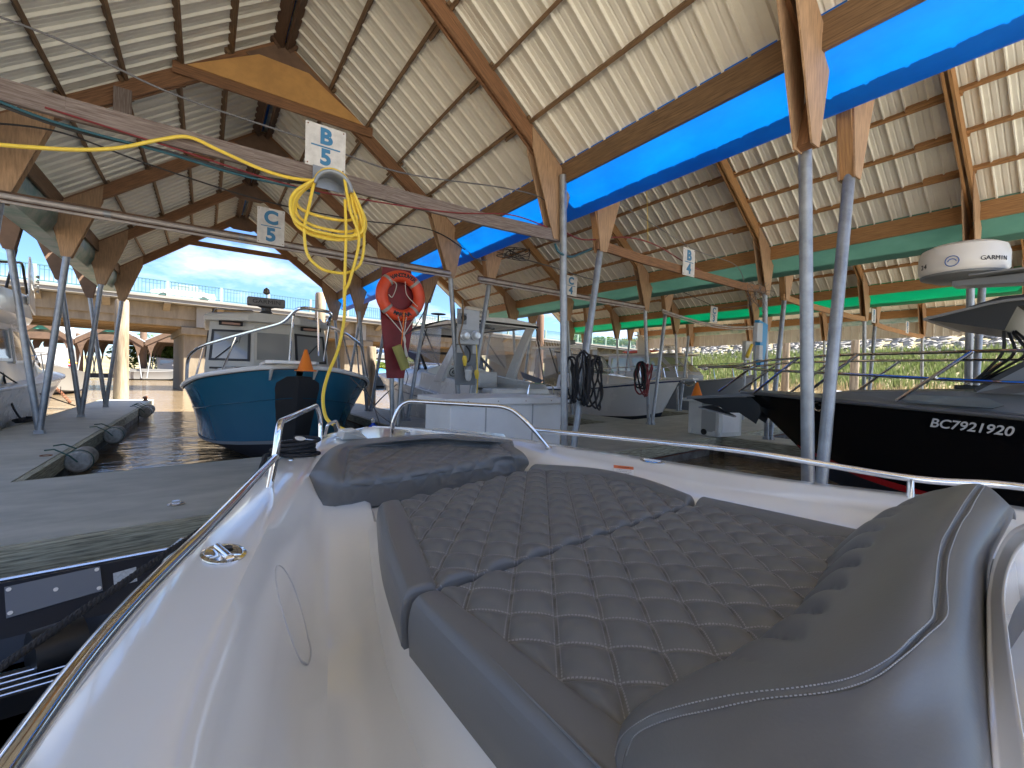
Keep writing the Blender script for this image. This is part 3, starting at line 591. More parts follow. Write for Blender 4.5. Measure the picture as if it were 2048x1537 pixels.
# --- upholstery
def leather(name, col, quilt=False, zk=0.):
    m = mat(name, col, .37, bump=.12, bscale=160, bdist=.002, spec=.45, var=.06, vscale=2)
    if quilt:
        t = m.node_tree; ln = t.links.new; b = t.nodes['Principled BSDF']; src = b.inputs['Base Color'].links[0].from_socket
        co = t.nodes.new('ShaderNodeTexCoord'); tot = None
        def mth(op, a, c=None):
            n = t.nodes.new('ShaderNodeMath'); n.operation = op
            for i, q in enumerate((a, c)):
                if q is None: continue
                if isinstance(q, (int, float)): n.inputs[i].default_value = q
                else: ln(q, n.inputs[i])
            return n.outputs[0]
        for nx, ny, offs in ((.783, -.622, (-.045, .045)), (.622, .783, (-.045, .045))):
            d = t.nodes.new('ShaderNodeVectorMath'); d.operation = 'DOT_PRODUCT'; ln(co.outputs['Object'], d.inputs[0]); d.inputs[1].default_value = (nx/QP, ny/QP, -zk*ny/QP)
            dd = t.nodes.new('ShaderNodeVectorMath'); dd.operation = 'DOT_PRODUCT'; ln(co.outputs['Object'], dd.inputs[0]); dd.inputs[1].default_value = (-ny*110, nx*110, 0)
            dash = mth('GREATER_THAN', mth('FRACT', dd.outputs['Value']), .3)
            fr_ = mth('FRACT', mth('ADD', d.outputs['Value'], 100.5))       # .5 at the seam
            for of in offs:
                ln_ = mth('LESS_THAN', mth('ABSOLUTE', mth('SUBTRACT', fr_, .5+of)), .0125); ln_ = mth('MULTIPLY', ln_, dash)
                tot = ln_ if tot is None else mth('MAXIMUM', tot, ln_)
        mm = t.nodes.new('ShaderNodeMixRGB'); mm.inputs[2].default_value = (.42, .42, .42, 1); ln(mth('MULTIPLY', tot, .5), mm.inputs[0]); ln(src, mm.inputs[1]); ln(mm.outputs[0], b.inputs['Base Color'])
    return m
QP = .125
OX, OY = 1.43, 1.5          # object coordinates of the parts start at the boat's base
M_lea = leather('grey_vinyl', (.165, .163, .157)); M_leq = leather('quilted_grey_vinyl', (.155, .154, .148), True); M_leq2 = leather('quilted_grey_vinyl_roll', (.17, .169, .162), True, -.9); M_thr = mat('seam_thread', (.38, .38, .38), .6)
def puff(x, y, h=.030):
    a = (.783*(x-OX)-.622*(y-OY))/QP; c = (.622*(x-OX)+.783*(y-OY))/QP
    s = abs(math.sin(math.pi*a)); q = abs(math.sin(math.pi*c)); return h*(min(s*1.1, 1)**.5*min(q*1.1, 1)**.5)-h
def coons(bot, top, lef, rig, u, v):
    def at(c, t): t = min(max(t, 0), 1)*(len(c)-1); i = min(int(t), len(c)-2); return c[i].lerp(c[i+1], t-i)
    return at(bot, u)*(1-v)+at(top, u)*v+at(lef, v)*(1-u)+at(rig, v)*u-(bot[0]*(1-u)*(1-v)+bot[-1]*u*(1-v)+top[0]*(1-u)*v+top[-1]*u*v)
def pad(name, bot, top, lef, rig, zt, zb, nu, nv, wl, wr, wb=0, wt=0, dome=.0, r=.035):
    B, T_, Lf, Rt = [crom([V((x, y, 0)) for x, y in c], 12) if len(c) > 2 else [V((*c[0], 0)), V((*c[-1], 0))] for c in (bot, top, lef, rig)]
    W_ = (B[-1]-B[0]).length; D_ = (Lf[-1]-Lf[0]).length; g = []
    flag = []; us = sorted(set([0, .004, .01, .02, .03]+[i/nu for i in range(1, nu)]+[.97, .98, .99, .996, 1])); vs_ = sorted(set([0, .004, .012, .025, .04]+[i/nv for i in range(1, nv)]+[.96, .975, .988, .996, 1]))
    for v_ in vs_:
        row = []
        for u in us:
            p = coons(B, T_, Lf, Rt, u, v_); dl, dr_, db, dt = u*W_, (1-u)*W_, v_*D_, (1-v_)*D_; d = min(dl, dr_, db, dt)
            e = 1-min(d/r, 1); z = zt-r*(1-math.sqrt(max(0, 1-e*e)))*.9
            qd = min(dl-wl if wl else 9, dr_-wr if wr else 9, db-wb, dt-wt)
            flag.append(qd > -.004)
            if qd > 0:
                z += (puff(p.x, p.y)+(.010 if wl else 0))*sm(min(d, qd+.02), .0, .035)
            elif wr and dr_ < wr: z += .03*math.sin(math.pi*min(1, dr_/wr))**.7
            elif wl and dl < wl: z += .012*math.sin(math.pi*min(1, dl/wl))**.6*sm(dl, 0, .04)
            if abs(qd) < .012: z -= .008*(1-abs(qd)/.012)
            row.append(V((p.x, p.y, z+dome*math.sin(math.pi*u))))
        g.append(row)
    b = MB(); b.loft(g)
    rim = g[0]+[r_[-1] for r_ in g[1:]]+g[-1][::-1][1:]+[r_[0] for r_ in g[::-1][1:-1]]
    cen = sum(rim, V())/len(rim)
    def ring(dz, ins): return [V((p.x+(cen.x-p.x)*ins, p.y+(cen.y-p.y)*ins, dz)) for p in rim]
    rs = [rim, ring(zt-.06, -.004), ring((zt+zb)/2, -.006), ring(zb+.02, .0), ring(zb, .015)]
    for i in range(len(rim)): rs[1][i].z = min(rs[1][i].z, rim[i].z-.004)
    b.loft(rs, closed=True); b.add(rs[-1], [tuple(range(len(rim)))])
    o = b.build(name, M_leq, boat, smooth='all'); o.data.materials.append(M_lea)
    for p_ in o.data.polygons:
        if any((i >= len(flag) or not flag[i]) for i in p_.vertices): p_.material_index = 1
    return o
def bolster(name, pin, pout, zt, zb, parent):   # smooth side roll of a pad, top between inner and outer line
    pi_, po = crom([V((x, y, 0)) for x, y in pin], 10) if len(pin) > 2 else None, None
mid = pad('sun_pad_front', [(.47, 1.19), (1.3, 1.27), (2.16, 1.35)], [(.69, 2.09), (1.93, 2.43)], [(.47, 1.19), (.56, 1.63), (.69, 2.09)], [(2.16, 1.35), (2.27, 1.75), (2.22, 2.12), (1.93, 2.43)], 1.365, 1.20, 230, 170, .165, .14)
aft = pad('sun_pad_aft', [(.52, .25), (2.4, .2)], [(.485, 1.165), (1.3, 1.25), (2.2, 1.33)], [(.52, .25), (.50, .7), (.485, 1.165)], [(2.4, .2), (2.30, .8), (2.2, 1.33)], 1.365, 1.18, 240, 160, .155, .15)
# seam threads on the left bolsters
def stitches(pts, par, name='seam_stitching', r=.0016, step=.011, duty=.55, m=None):
    pts = crom(pts, 14); b = MB(); acc = 0; on = True
    for i in range(len(pts)-1):
        l = (pts[i+1]-pts[i]).length; n = max(1, int(l/step)); 
        for k in range(n): b.tube([pts[i].lerp(pts[i+1], k/n), pts[i].lerp(pts[i+1], (k+duty)/n)], r, 4)
    return b.build(name, m or M_thr, par)
MB().tube(crom([(.475+.035, 1.21, 1.372), (.60, 1.66, 1.374), (.725, 2.06, 1.372)], 10), .003, 6).build('seam_piping', M_lea, mid, smooth=True)
MB().tube(crom([(.53, .4, 1.374), (.53, .8, 1.374), (.525, 1.13, 1.372)], 10), .003, 6).build('seam_piping', M_lea, aft, smooth=True)
# --- generic smooth patch from a control net
def patch(net, nu, nv, disp=None, thick=None):
    rows = [crom([V(p) for p in r], nv) for r in net]; g = []
    cols = [crom([r[j] for r in rows], nu) for j in range(len(rows[0]))]; nr, nc = len(cols[0]), len(cols)
    g = [[cols[j][i] for j in range(nc)] for i in range(nr)]
    if disp:
        g2 = []
        for i in range(nr):
            row = []
            for j in range(nc):
                a = g[min(i+1, nr-1)][j]-g[max(i-1, 0)][j]; c = g[i][min(j+1, nc-1)]-g[i][max(j-1, 0)]; n = a.cross(c)
                if n.length > 1e-9: n.normalize()
                if n.z < 0: n = -n
                row.append(g[i][j]+n*disp(i/(nr-1)*(len(net)-1), j/(nc-1)*(len(net[0])-1), g[i][j]))
            g2.append(row)
        g = g2
    return g
A = lambda u, v, z: atz(u, v, z)
# front seat: wraps the bow, rolled aft face, quilted well, smooth raised rim
net = [
 [A(632, 1012, 1.27), A(617, 985, 1.32), A(616, 960, 1.37), A(626, 938, 1.42), A(645, 912, 1.46), A(668, 894, 1.475), A(690, 886, 1.45)],
 [A(658, 1009, 1.27), A(652, 982, 1.345), A(654, 953, 1.415), A(660, 930, 1.46), A(675, 903, 1.495), A(692, 889, 1.50), A(703, 881, 1.46)],
 [A(690, 1004, 1.27), A(688, 978, 1.36), A(692, 951, 1.425), A(697, 928, 1.45), A(704, 899, 1.485), A(712, 888, 1.50), A(716, 879, 1.46)],
 [A(780, 992, 1.27), A(780, 966, 1.36), A(780, 938, 1.425), A(784, 912, 1.43), A(790, 892, 1.45), A(794, 881, 1.50), A(798, 873, 1.46)],
 [A(860, 979, 1.27), A(860, 955, 1.36), A(862, 930, 1.425), A(866, 905, 1.43), A(870, 886, 1.45), A(880, 875, 1.50), A(884, 868, 1.46)],
 [A(940, 964, 1.28), A(940, 940, 1.37), A(938, 918, 1.43), A(936, 902, 1.43), A(936, 890, 1.45), A(938, 879, 1.50), A(940, 872, 1.46)],
 [A(1010, 948, 1.30), A(1008, 925, 1.38), A(1000, 908, 1.44), A(988, 898, 1.44), A(980, 890, 1.45), A(985, 882, 1.49), A(990, 877, 1.45)],
 [A(1050, 939, 1.32), A(1058, 926, 1.38), A(1048, 908, 1.44), A(1030, 895, 1.47), A(1020, 888, 1.47), A(1022, 884, 1.46), A(1025, 881, 1.42)]]
def dseat(i, j, p):
    inx = sm(i, 1.9, 2.1)*(1-sm(i, 6.2, 6.6)); jn = (1-sm(j, 4.0, 4.25))
    h = (puff(p.x, p.y+p.z*.9, .016)+.010)*inx*jn*sm(j, .05, .5)
    gr = -.012*math.exp(-((j-4.15)/.12)**2)*inx-.012*math.exp(-((i-1.95)/.05)**2)*jn*sm(j, 1.3, 1.9)-.01*math.exp(-((i-6.4)/.06)**2)*jn
    return h+gr
g = patch(net, 22, 18, dseat); b = MB(); b.loft(g)
rim = [r_[0] for r_ in g]; b.loft([rim, [p+V((0, .03, -.06)) for p in rim]]); rim = [r_[-1] for r_ in g]; b.loft([rim, [p+V((0, 0, -.12)) for p in rim]])
for e in (g[0], g[-1]): b.add([p for p in e]+[sum(e, V())/len(e)+V((0, 0, -.05))], [(k, k+1, len(e)) for k in range(len(e)-1)])
fs_ = b.build('bow_seat_cushion', M_leq2, boat, smooth='all'); fs_.data.materials.append(M_lea); nr, nc = len(g), len(g[0])
for p_ in fs_.data.polygons:
    if any(i >= nr*nc or not (1.95 < (i//nc)/(nr-1)*7 < 6.42 and 2.05 < (i % nc)/(nc-1)*6 < 4.15) for i in p_.vertices): p_.material_index = 1
b = MB(); b.prism([A(600, 905, 1.22), A(640, 1008, 1.22), A(860, 975, 1.22), A(1045, 935, 1.22), A(1010, 885, 1.22), A(880, 872, 1.22), A(700, 882, 1.22)], (0, 0, .1)); b.build('seat_base', M_white, boat, bevel=.02)
# backrest bolster beside the windshield
net = [
 [A(1150, 1700, 1.22), A(1250, 1690, 1.36), A(1400, 1700, 1.48), A(1600, 1740, 1.55), A(1800, 1760, 1.56), A(1990, 1780, 1.54), A(2010, 1780, 1.45)],
 [A(1196, 1540, 1.27), A(1245, 1500, 1.40), A(1400, 1520, 1.52), A(1600, 1560, 1.57), A(1800, 1565, 1.58), A(1975, 1560, 1.55), A(1990, 1560, 1.46)],
 [A(1262, 1425, 1.32), A(1330, 1385, 1.46), A(1500, 1410, 1.56), A(1680, 1445, 1.59), A(1830, 1430, 1.59), A(1966, 1420, 1.56), A(1982, 1420, 1.47)],
 [A(1430, 1335, 1.33), A(1510, 1280, 1.47), A(1620, 1290, 1.57), A(1740, 1320, 1.61), A(1850, 1310, 1.615), A(1960, 1300, 1.58), A(1976, 1300, 1.48)],
 [A(1560, 1250, 1.34), A(1640, 1180, 1.49), A(1720, 1180, 1.58), A(1800, 1190, 1.625), A(1870, 1190, 1.63), A(1955, 1200, 1.60), A(1975, 1200, 1.5)],
 [A(1635, 1160, 1.35), A(1702, 1095, 1.50), A(1775, 1090, 1.59), A(1830, 1090, 1.635), A(1885, 1090, 1.65), A(1960, 1115, 1.62), A(1985, 1118, 1.5)],
 [A(1672, 1095, 1.36), A(1745, 1035, 1.52), A(1820, 1022, 1.61), A(1880, 1015, 1.655), A(1930, 1020, 1.67), A(1995, 1055, 1.63), A(2012, 1062, 1.52)],
 [A(1755, 1050, 1.37), A(1830, 995, 1.53), A(1885, 980, 1.62), A(1930, 970, 1.67), A(1968, 975, 1.68), A(2020, 1015, 1.64), A(2030, 1030, 1.52)],
 [A(1810, 1030, 1.36), A(1865, 990, 1.50), A(1910, 975, 1.6), A(1950, 972, 1.645), A(1985, 980, 1.65), A(2024, 1022, 1.60), A(2032, 1040, 1.50)]]
def dback(i, j, p):
    pl = sm(i, 2.2, 3.4)*(1-sm(i, 6.3, 6.8))*(1-sm(j, 1.3, 1.9+.25*math.sin(i)))*sm(j, .0, .5)
    s = abs(math.sin(math.pi*(i*2.1+j*.3))); h = .030*(s**.6-1)*pl
    sj = 5.0-.0*i if i > 3.2 else 5.0-2.4*sm(3.4-i, 0, 1.2)-.2
    h -= .010*math.exp(-((j-seamj(i))/.06)**2)
    return h
def seamj(i): return interp([0, 1.2, 2.0, 2.6, 3.1, 3.6, 5, 6, 8], [.9, 1.0, 1.75, 2.9, 3.6, 4.15, 4.1, 4.0, 3.7], i)
g = patch(net, 26, 22, dback); b = MB(); b.loft(g)
e = g[-1]; b.add([p for p in e]+[sum(e, V())/len(e)+V((.02, .05, -.05))], [(k, k+1, len(e)) for k in range(len(e)-1)])
bk = b.build('backrest_bolster', M_lea, boat, smooth='all')
nr, nc = len(g), len(g[0])
def onb(i, j, up=.0015):
    a = min(nr-1.001, i/(len(net)-1)*(nr-1)); c = min(nc-1.001, j/(len(net[0])-1)*(nc-1)); return g[int(a)][int(c)].lerp(g[int(a)+1][min(int(c)+1, nc-1)], .5)+V((0, 0, up))
stitches([onb(i*.1, seamj(i*.1)+.14) for i in range(9, 74, 3)], bk, step=.0095, r=.0011)
stitches([onb(i*.1, seamj(i*.1)-.14) for i in range(9, 74, 3)], bk, step=.0095, r=.0011)
MB().tube(crom([onb(i*.1, seamj(i*.1), -.004) for i in range(5, 78, 3)], 8), .004, 6).build('seam_piping', M_lea, bk, smooth=True)
# windshield frame with warm wood behind it
M_frame = mat('gloss_white_frame', (.78, .78, .78), .12, coat=.7)
pa = [A(1985, 1760, 1.50), A(1980, 1560, 1.53), A(1974, 1400, 1.55), A(1972, 1260, 1.57), A(1974, 1180, 1.58), A(1990, 1112, 1.60), A(2022, 1062, 1.61), A(2075, 1038, 1.60)]
pb = [A(2085, 1760, 1.50), A(2062, 1560, 1.54), A(2035, 1400, 1.57), A(2018, 1280, 1.60), A(2010, 1200, 1.61), A(2022, 1140, 1.62), A(2046, 1100, 1.62), A(2090, 1075, 1.61)]
pa, pb = crom(pa, 8), crom(pb, 8); g = []
for p, q in zip(pa, pb):
    d = q-p; g.append([p+V((0, 0, -.08)), p+V((0, 0, -.01)), p+d*.08+V((0, 0, .006)), p+d*.2+V((0, 0, .001)), p+d*.3+V((0, 0, .002)), p+d*.8+V((0, 0, .006)), p+d*.93+V((0, 0, .012)), q+V((0, 0, .004)), q+V((0, 0, -.12))])
b = MB(); b.loft(g); b.build('windshield_frame', M_frame, boat, smooth='all')
b = MB(); b.box((1.0, -.6, 1.05), (3.3, .02, 1.30)); b.build('dashboard', mat('tan_interior', (.42, .28, .15), .5, var=.4, vscale=6), boat)
# --- rails
def rail(name, pts, r, rad=.05, n=6): return MB().tube(fillet(pts, rad, n), r, 14).build(name, M_steel, boat, smooth=True)
zr_ = 1.555
lr = [A(-60, 1640, zr_), A(20, 1522, zr_), A(250, 1222, zr_), A(430, 1040, zr_)]
lft = [V((-.235, -.3, 1.555)), V((-.215, .3, 1.555)), A(20, 1526, 1.555), A(250, 1226, 1.555), A(430, 1043, 1.555), aty(551, 914, 2.5)]
MB().tube(crom(lft, 8), .0165, 14).build('side_rail', M_steel, boat, smooth=True)
lpA = [aty(537, 985, 2.5), aty(551, 914, 2.5), aty(560, 846, 2.5)+V((0, .02, 0)), aty(600, 826, 3.2), aty(634, 811, 3.85), aty(641, 838, 3.93), aty(641, 884, 3.9)]
rail('bow_grab_rail', lpA, .0175, .07)
lpB = [aty(783, 878, 3.75), aty(786, 840, 3.72), aty(806, 802, 3.68), aty(1020, 814, 3.05), aty(1060, 850, 2.88), aty(1097, 897, 2.78)]
rail('bow_grab_rail', lpB, .019, .14)
rt = [aty(1070, 860, 2.86), aty(1300, 883, 2.05), atx(1500, 905, 2.86), atx(1820, 957, 3.12), atx(2048, 975, 3.28), V((3.36, -.4, 1.52))]
MB().tube(crom(rt, 8), .0185, 14).build('side_rail', M_steel, boat, smooth=True)
p = atx(1822, 957, 3.12); MB().tube([p, V((p.x, p.y, 1.40))], .017, 12).build('rail_stanchion', M_steel, boat, smooth=True)
MB().tube([V((-.212, .3, 1.555)), V((-.22, .3, 1.40))], .015, 12).build('rail_stanchion', M_steel, boat, smooth=True)
for c in (aty(537, 985, 2.5), aty(641, 884, 3.9), aty(783, 878, 3.75), aty(1097, 897, 2.78)):
    MB().lathe([(.03, -.004), (.031, .004), (.024, .010), (.02, .012)], (c.x, c.y, c.z-.002), n=18).build('rail_foot', M_steel, boat, smooth=True)
# --- pull-up cleats, speaker ring, sticker, small bow fittings
def surf(x, y):
    k = min(range(len(rings)), key=lambda i: abs(rings[i][0].y-y)); k = max(1, min(k, len(rings)-2)); zz = []
    for r_ in (rings[k-1], rings[k], rings[k+1]): zz.append((r_[0].y, interp([p.x for p in r_], [p.z for p in r_], x)))
    return interp([a for a, _ in zz], [b_ for _, b_ in zz], y)
def onsurf(u, v_, up=.002):
    z = 1.40
    for _ in range(12): p = A(u, v_, z); z = .5*z+.5*(surf(p.x, p.y)+up)
    return A(u, v_, z)
for u, v_, rz_ in ((447, 1108, .25), (1305, 923, .3)):
    c = onsurf(u, v_, .003); T = Matrix.Translation(c) @ Matrix.Rotation(rz_, 4, 'Z') @ Matrix.Diagonal((1., 1.55, 1, 1))
    fl = MB(T).lathe([(.060, -.002), (.060, .003), (.052, .006), (.047, .002), (.0, .001)], n=28).build('popup_cleat', M_steel, boat, smooth=True)
    MB(T).tube([(0, -.04, .006), (0, .04, .006)], .012, 10).build('cleat_bar', M_steel, fl, smooth=True)
    MB(T).lathe([(.012, .004), (.012, .008), (0, .008)], (.022, .02, 0), n=12).build('screw', M_black, fl)
sx = atx(592, 1205, .272); nsp = V((.93, -.1, .36)).normalized(); a_, s_, u_ = fr(nsp)
rp_ = []
for i in range(48): a = math.tau*i/48; x = .262+.058*math.sin(a)+.08*math.cos(a)*.13; y = 1.66+.13*math.cos(a); rp_.append(V((x, y, surf(x, y)+.001)))
MB().tube(rp_, .0035, 6, closed=True).build('speaker_ring', mat('ring_grey', (.55, .54, .52), .3), boat, smooth=True)
q = [onsurf(1229, 950), onsurf(1268, 953), onsurf(1267, 935), onsurf(1227, 931)]
st = MB(); st.prism(q, (0, 0, .0015)); st = st.build('warning_sticker', mat('sticker_white', (.78, .78, .76), .4), boat)
MB().prism([q[3].lerp(q[0], .32)+V((0, 0, .0008)), q[2].lerp(q[1], .32)+V((0, 0, .0008)), q[2]+V((0, 0, .0008)), q[3]+V((0, 0, .0008))], (0, 0, .0015)).build('orange_band', mat('sticker_orange', (.75, .16, .03), .4), st)
xa = (q[1]-q[0]); ya = (q[3]-q[0]); T = frame(q[3].lerp(q[0], .16).lerp(q[2].lerp(q[1], .16), .5)+V((0, 0, .0028)), xa, ya); text('WARNING', T, xa.length*.12, M_black, 'warning_text', st, thick=.0003)
for i, tx in enumerate(('NO PERSONS ALLOWED ON', 'BOW SEATING AREA WHILE', 'BOAT IS IN MOTION')):
    T = frame(q[3].lerp(q[0], .45+.18*i).lerp(q[2].lerp(q[1], .45+.18*i), .5)+V((0, 0, .002)), xa, ya); text(tx, T, xa.length*.062, M_black, 'small_print', st, thick=.0003)
c = A(815, 872, 1.46); MB().lathe([(.026, -.03), (.026, .03), (.02, .036), (0, .036)], c, n=18).build('deck_filler', M_steel, boat, smooth=True)
b = MB(); b.beam(A(866, 862, 1.50), A(914, 866, 1.50), .03, .008); b.build('hatch_hinge', M_chrome, boat)
b = MB(); b.prism([A(684, 880, 1.435), A(690, 865, 1.53), A(718, 862, 1.53), A(736, 878, 1.435)], (.0, .22, 0)); b.build('anchor_locker_lid', M_white, boat, bevel=.006)
b = MB(); b.tube(fillet([A(650, 872, 1.45), A(655, 850, 1.56), A(672, 842, 1.56), A(685, 875, 1.45)], .04), .012, 10); b.build('anchor_roller', M_steel, boat, smooth=True)
b = MB(); b.box(A(612, 884, 1.43)+V((-.04, -.03, 0)), A(612, 884, 1.43)+V((.05, .03, .03))); b.build('bow_light', M_chrome, boat, bevel=.006)
c = A(582, 921, 1.437); MB().lathe([(.018, 0), (.017, .006), (0, .008)], c, n=16).build('snap_fastener', M_chrome, boat, smooth=True)
# black dock line coiled on the port bow, line out to the dock, line at lower left
t = thing('rope_coil', 'coil of black mooring rope on the white port bow deck', 'rope', A(590, 905, 1.44)); R_ = random.Random(4); b = MB()
c0 = A(592, 903, 1.45); pts = []
for i in range(150):
    a = i/150*math.tau*6.3; r_ = .095+.014*math.sin(a*.37)+R_.uniform(-.002, .002); lay = i/150
    pts.append(c0+V((math.cos(a)*r_*1.25+.012*math.sin(lay*9), math.sin(a)*r_*.9, .0+lay*.085-.02+(.018*math.sin(a*.5+1)))))
b.tube(pts, .0125, 8); b.build('coil', M_rope_k, t, smooth=True)
MB().tube(crom([c0+V((-.13, -.03, .0)), c0+V((-.19, -.1, .0)), c0+V((-.21, -.22, -.01)), c0+V((-.235, -.30, -.06)), c0+V((-.25, -.3, -.25))], 8), .016, 8).build('tail', M_rope_k, t, smooth=True)
c = c0+V((.02, -.02, .085)); MB().lathe([(.03, 0), (.034, .006), (.02, .010), (0, .008)], c, (.1, -.3, 1), 16).build('rope_tag', M_white, t, smooth=True)
def braid(name, label, pts, r, m, strands=3, pitch=.06):
    pts = crom(pts, 30); b = MB(); L_ = [0]
    for i in range(1, len(pts)): L_.append(L_[-1]+(pts[i]-pts[i-1]).length)
    for s_ in range(strands):
        q = []
        for i, p in enumerate(pts):
            d = (pts[min(i+1, len(pts)-1)]-pts[max(i-1, 0)]); a, s, u = fr(d); an = L_[i]/pitch*math.tau+s_*math.tau/strands; q.append(p+(s*math.cos(an)+u*math.sin(an))*r*.5)
        b.tube(q, r*.62, 7)
    o = b.build(name, m, smooth=True); tag(o, label, 'rope'); return o
braid('mooring_rope', 'black mooring rope slanting from the port rail down over the dark boat', [A(440, 1034, 1.17), A(300, 1130, 1.06), A(150, 1232, .94), A(0, 1336, .82), A(-110, 1412, .73)], .016, M_rope_k, 3, .05)
# ================================================================== moored boats
M_hblue = mat('teal_blue_gelcoat', (.02, .13, .22), .12, coat=.6); M_hblk = mat('black_hull_paint', (.004, .004, .005), .16, spec=.3); M_bottom = mat('dark_antifouling', (.03, .035, .05), .6)
M_wht = mat('aged_white_gelcoat', (.84, .83, .80), .25, coat=.3, var=.06, vscale=1); M_offw = mat('beige_cabin_paint', (.60, .58, .52), .4, var=.08); M_greyh = mat('grey_hull_paint', (.24, .26, .29), .35)
M_gdeck = mat('grey_deck_paint', (.20, .215, .23), .45); M_navy = mat('navy_canvas', (.015, .025, .09), .8); M_vinyl = mat('clear_vinyl', (.75, .78, .8), .08, alpha=.26, spec=.6, bump=.2, bscale=6, bdist=.02)
M_win = mat('tinted_window', (.16, .19, .20), .04, spec=.9, coat=.5); M_canvas = mat('dark_canvas', (.03, .03, .035), .85)
M_wing = mat('window_glass', (.45, .5, .52), .03, alpha=.45, spec=.9)
class Hull:
    # stations: (xs, bs, zs, xc, bc, zc, xk, zk) sheer, chine and keel
    def __init__(s, T, st, flare=.25): s.T, s.st, s.fl = T, st, flare
    def stn(s, q):
        q = min(max(q, 0), len(s.st)-1.0001); i = int(q); t = q-i; a = s.st[max(i-1, 0)]; b = s.st[i]; c = s.st[i+1]; d = s.st[min(i+2, len(s.st)-1)]
        return [.5*((2*b[k])+(c[k]-a[k])*t+(2*a[k]-5*b[k]+4*c[k]-d[k])*t*t+(3*b[k]-3*c[k]+d[k]-a[k])*t**3) for k in range(8)]
    def P(s, q, t, sg=1, out=0):   # t 0 sheer, 1 chine
        a = s.stn(q); f = s.fl*math.sin(math.pi*t)*(.25+.75*sm(q, len(s.st)*.35, len(s.st)-1.5))
        y = max(0, lerp(a[1], a[4], t)-f*a[1]*.45); return V((lerp(a[0], a[3], t)+out*.3, sg*(y+out), lerp(a[2], a[5], t)))
    def make(s, par, mt, mb, nm='hull', n=5, split=None):
        N = (len(s.st)-1)*n; qs = [i/n for i in range(N+1)]; qs[-1] = len(s.st)-1.001
        b = MB(s.T); ts = [i/8 for i in range(9)]
        for sg in (1, -1): b.loft([[s.P(q, t, sg) for t in ts] for q in qs])
        b.add([s.P(0, t, 1) for t in ts]+[s.P(0, t, -1) for t in ts[::-1]], [tuple(range(18))])
        h = b.build(nm, mt, par, smooth=True)
        b = MB(s.T)
        for sg in (1, -1):
            b.loft([[s.P(q, 1, sg), V(((s.stn(q)[3]+s.stn(q)[6])/2, sg*s.stn(q)[4]*.5, (s.stn(q)[5]+s.stn(q)[7])/2)), V((s.stn(q)[6], 0, s.stn(q)[7]))] for q in qs])
        b.build('bottom', mb, par, smooth=True); s.qs = qs; return h
    def strip(s, par, name, m, t0, t1, out=.006, q0=0, q1=99, sides=(1, -1), sec=False):
        b = MB(s.T)
        for sg in sides: b.loft([[s.P(q, t0, sg, out), s.P(q, (t0+t1)/2, sg, out), s.P(q, t1, sg, out)] for q in s.qs if q0 <= q <= q1])
        return b.build(name, m, par, smooth=True)
    def rub(s, par, m, r=.03, t=0., name='rub_rail'):
        b = MB(s.T); b.tube([s.P(q, t, 1, .01) for q in s.qs]+[s.P(q, t, -1, .01) for q in s.qs[::-1]], r, 8); return b.build(name, m, par, smooth=True)
    def deck(s, par, m, crown=.06, dz=-.005, inset=.0, name='deck'):
        b = MB(s.T); rg = []
        for q in s.qs:
            p = s.P(q, 0, 1); rg.append([V((p.x, p.y*k, p.z+dz+crown*(1-k*k))) for k in (1, .9, .6, .3, 0, -.3, -.6, -.9, -1)])
        b.loft(rg); return b.build(name, m, par, smooth=True)
def house(T, secs, par, name, m, smooth=True, bevel=0):   # secs: list of rings (y,z) at x -> loft closed both ends
    b = MB(T); rg = [[V((x+(dx if isinstance(dx, (int, float)) else 0), y, z)) for (dx, y, z) in r] for x, r in secs]; b.loft(rg, closed=False, caps=True); return b.build(name, m, par, smooth=smooth, bevel=bevel)
def mirror(r): return r+[(x, -y, z) for x, y, z in r[::-1]]
def quad(T, pts, off=(0, 0, 0), th=.01):
    pts = [T @ V(p) for p in pts]; n = (pts[1]-pts[0]).cross(pts[2]-pts[0]).normalized(); return pts, n
def panel(T, pts, name, m, par, out=.006, th=.006, frame_m=None, fw=.03):
    P_, n = quad(T, pts); b = MB(); b.prism([p+n*out for p in P_], n*th); o = b.build(name, m, par)
    if frame_m:
        c = sum(P_, V())/len(P_); b = MB(); k = len(P_)
        for i in range(k): b.beam(P_[i]+n*(out+th/2), P_[(i+1) % k]+n*(out+th/2), fw, th*2.5+.01, up=n, ext=fw/2)
        b.build('window_frame', frame_m, o)
    return o
def tubes(T, lst, r, par, name, m=None, rad=.12, n=8):
    if len(lst) > 1 and name in ('stanchion', 'enclosure_pole', 'wiper_hose', 'horn', 'roof_rail', 'bimini_frame', 'deck_cleat'): return [tubes(T, [p], r, par, name, m, rad, n) for p in lst][-1]
    b = MB(T)
    for p in lst: b.tube(fillet(p, rad) if len(p) > 2 else p, r, n)
    return b.build(name, m or M_steel, par, smooth=True)

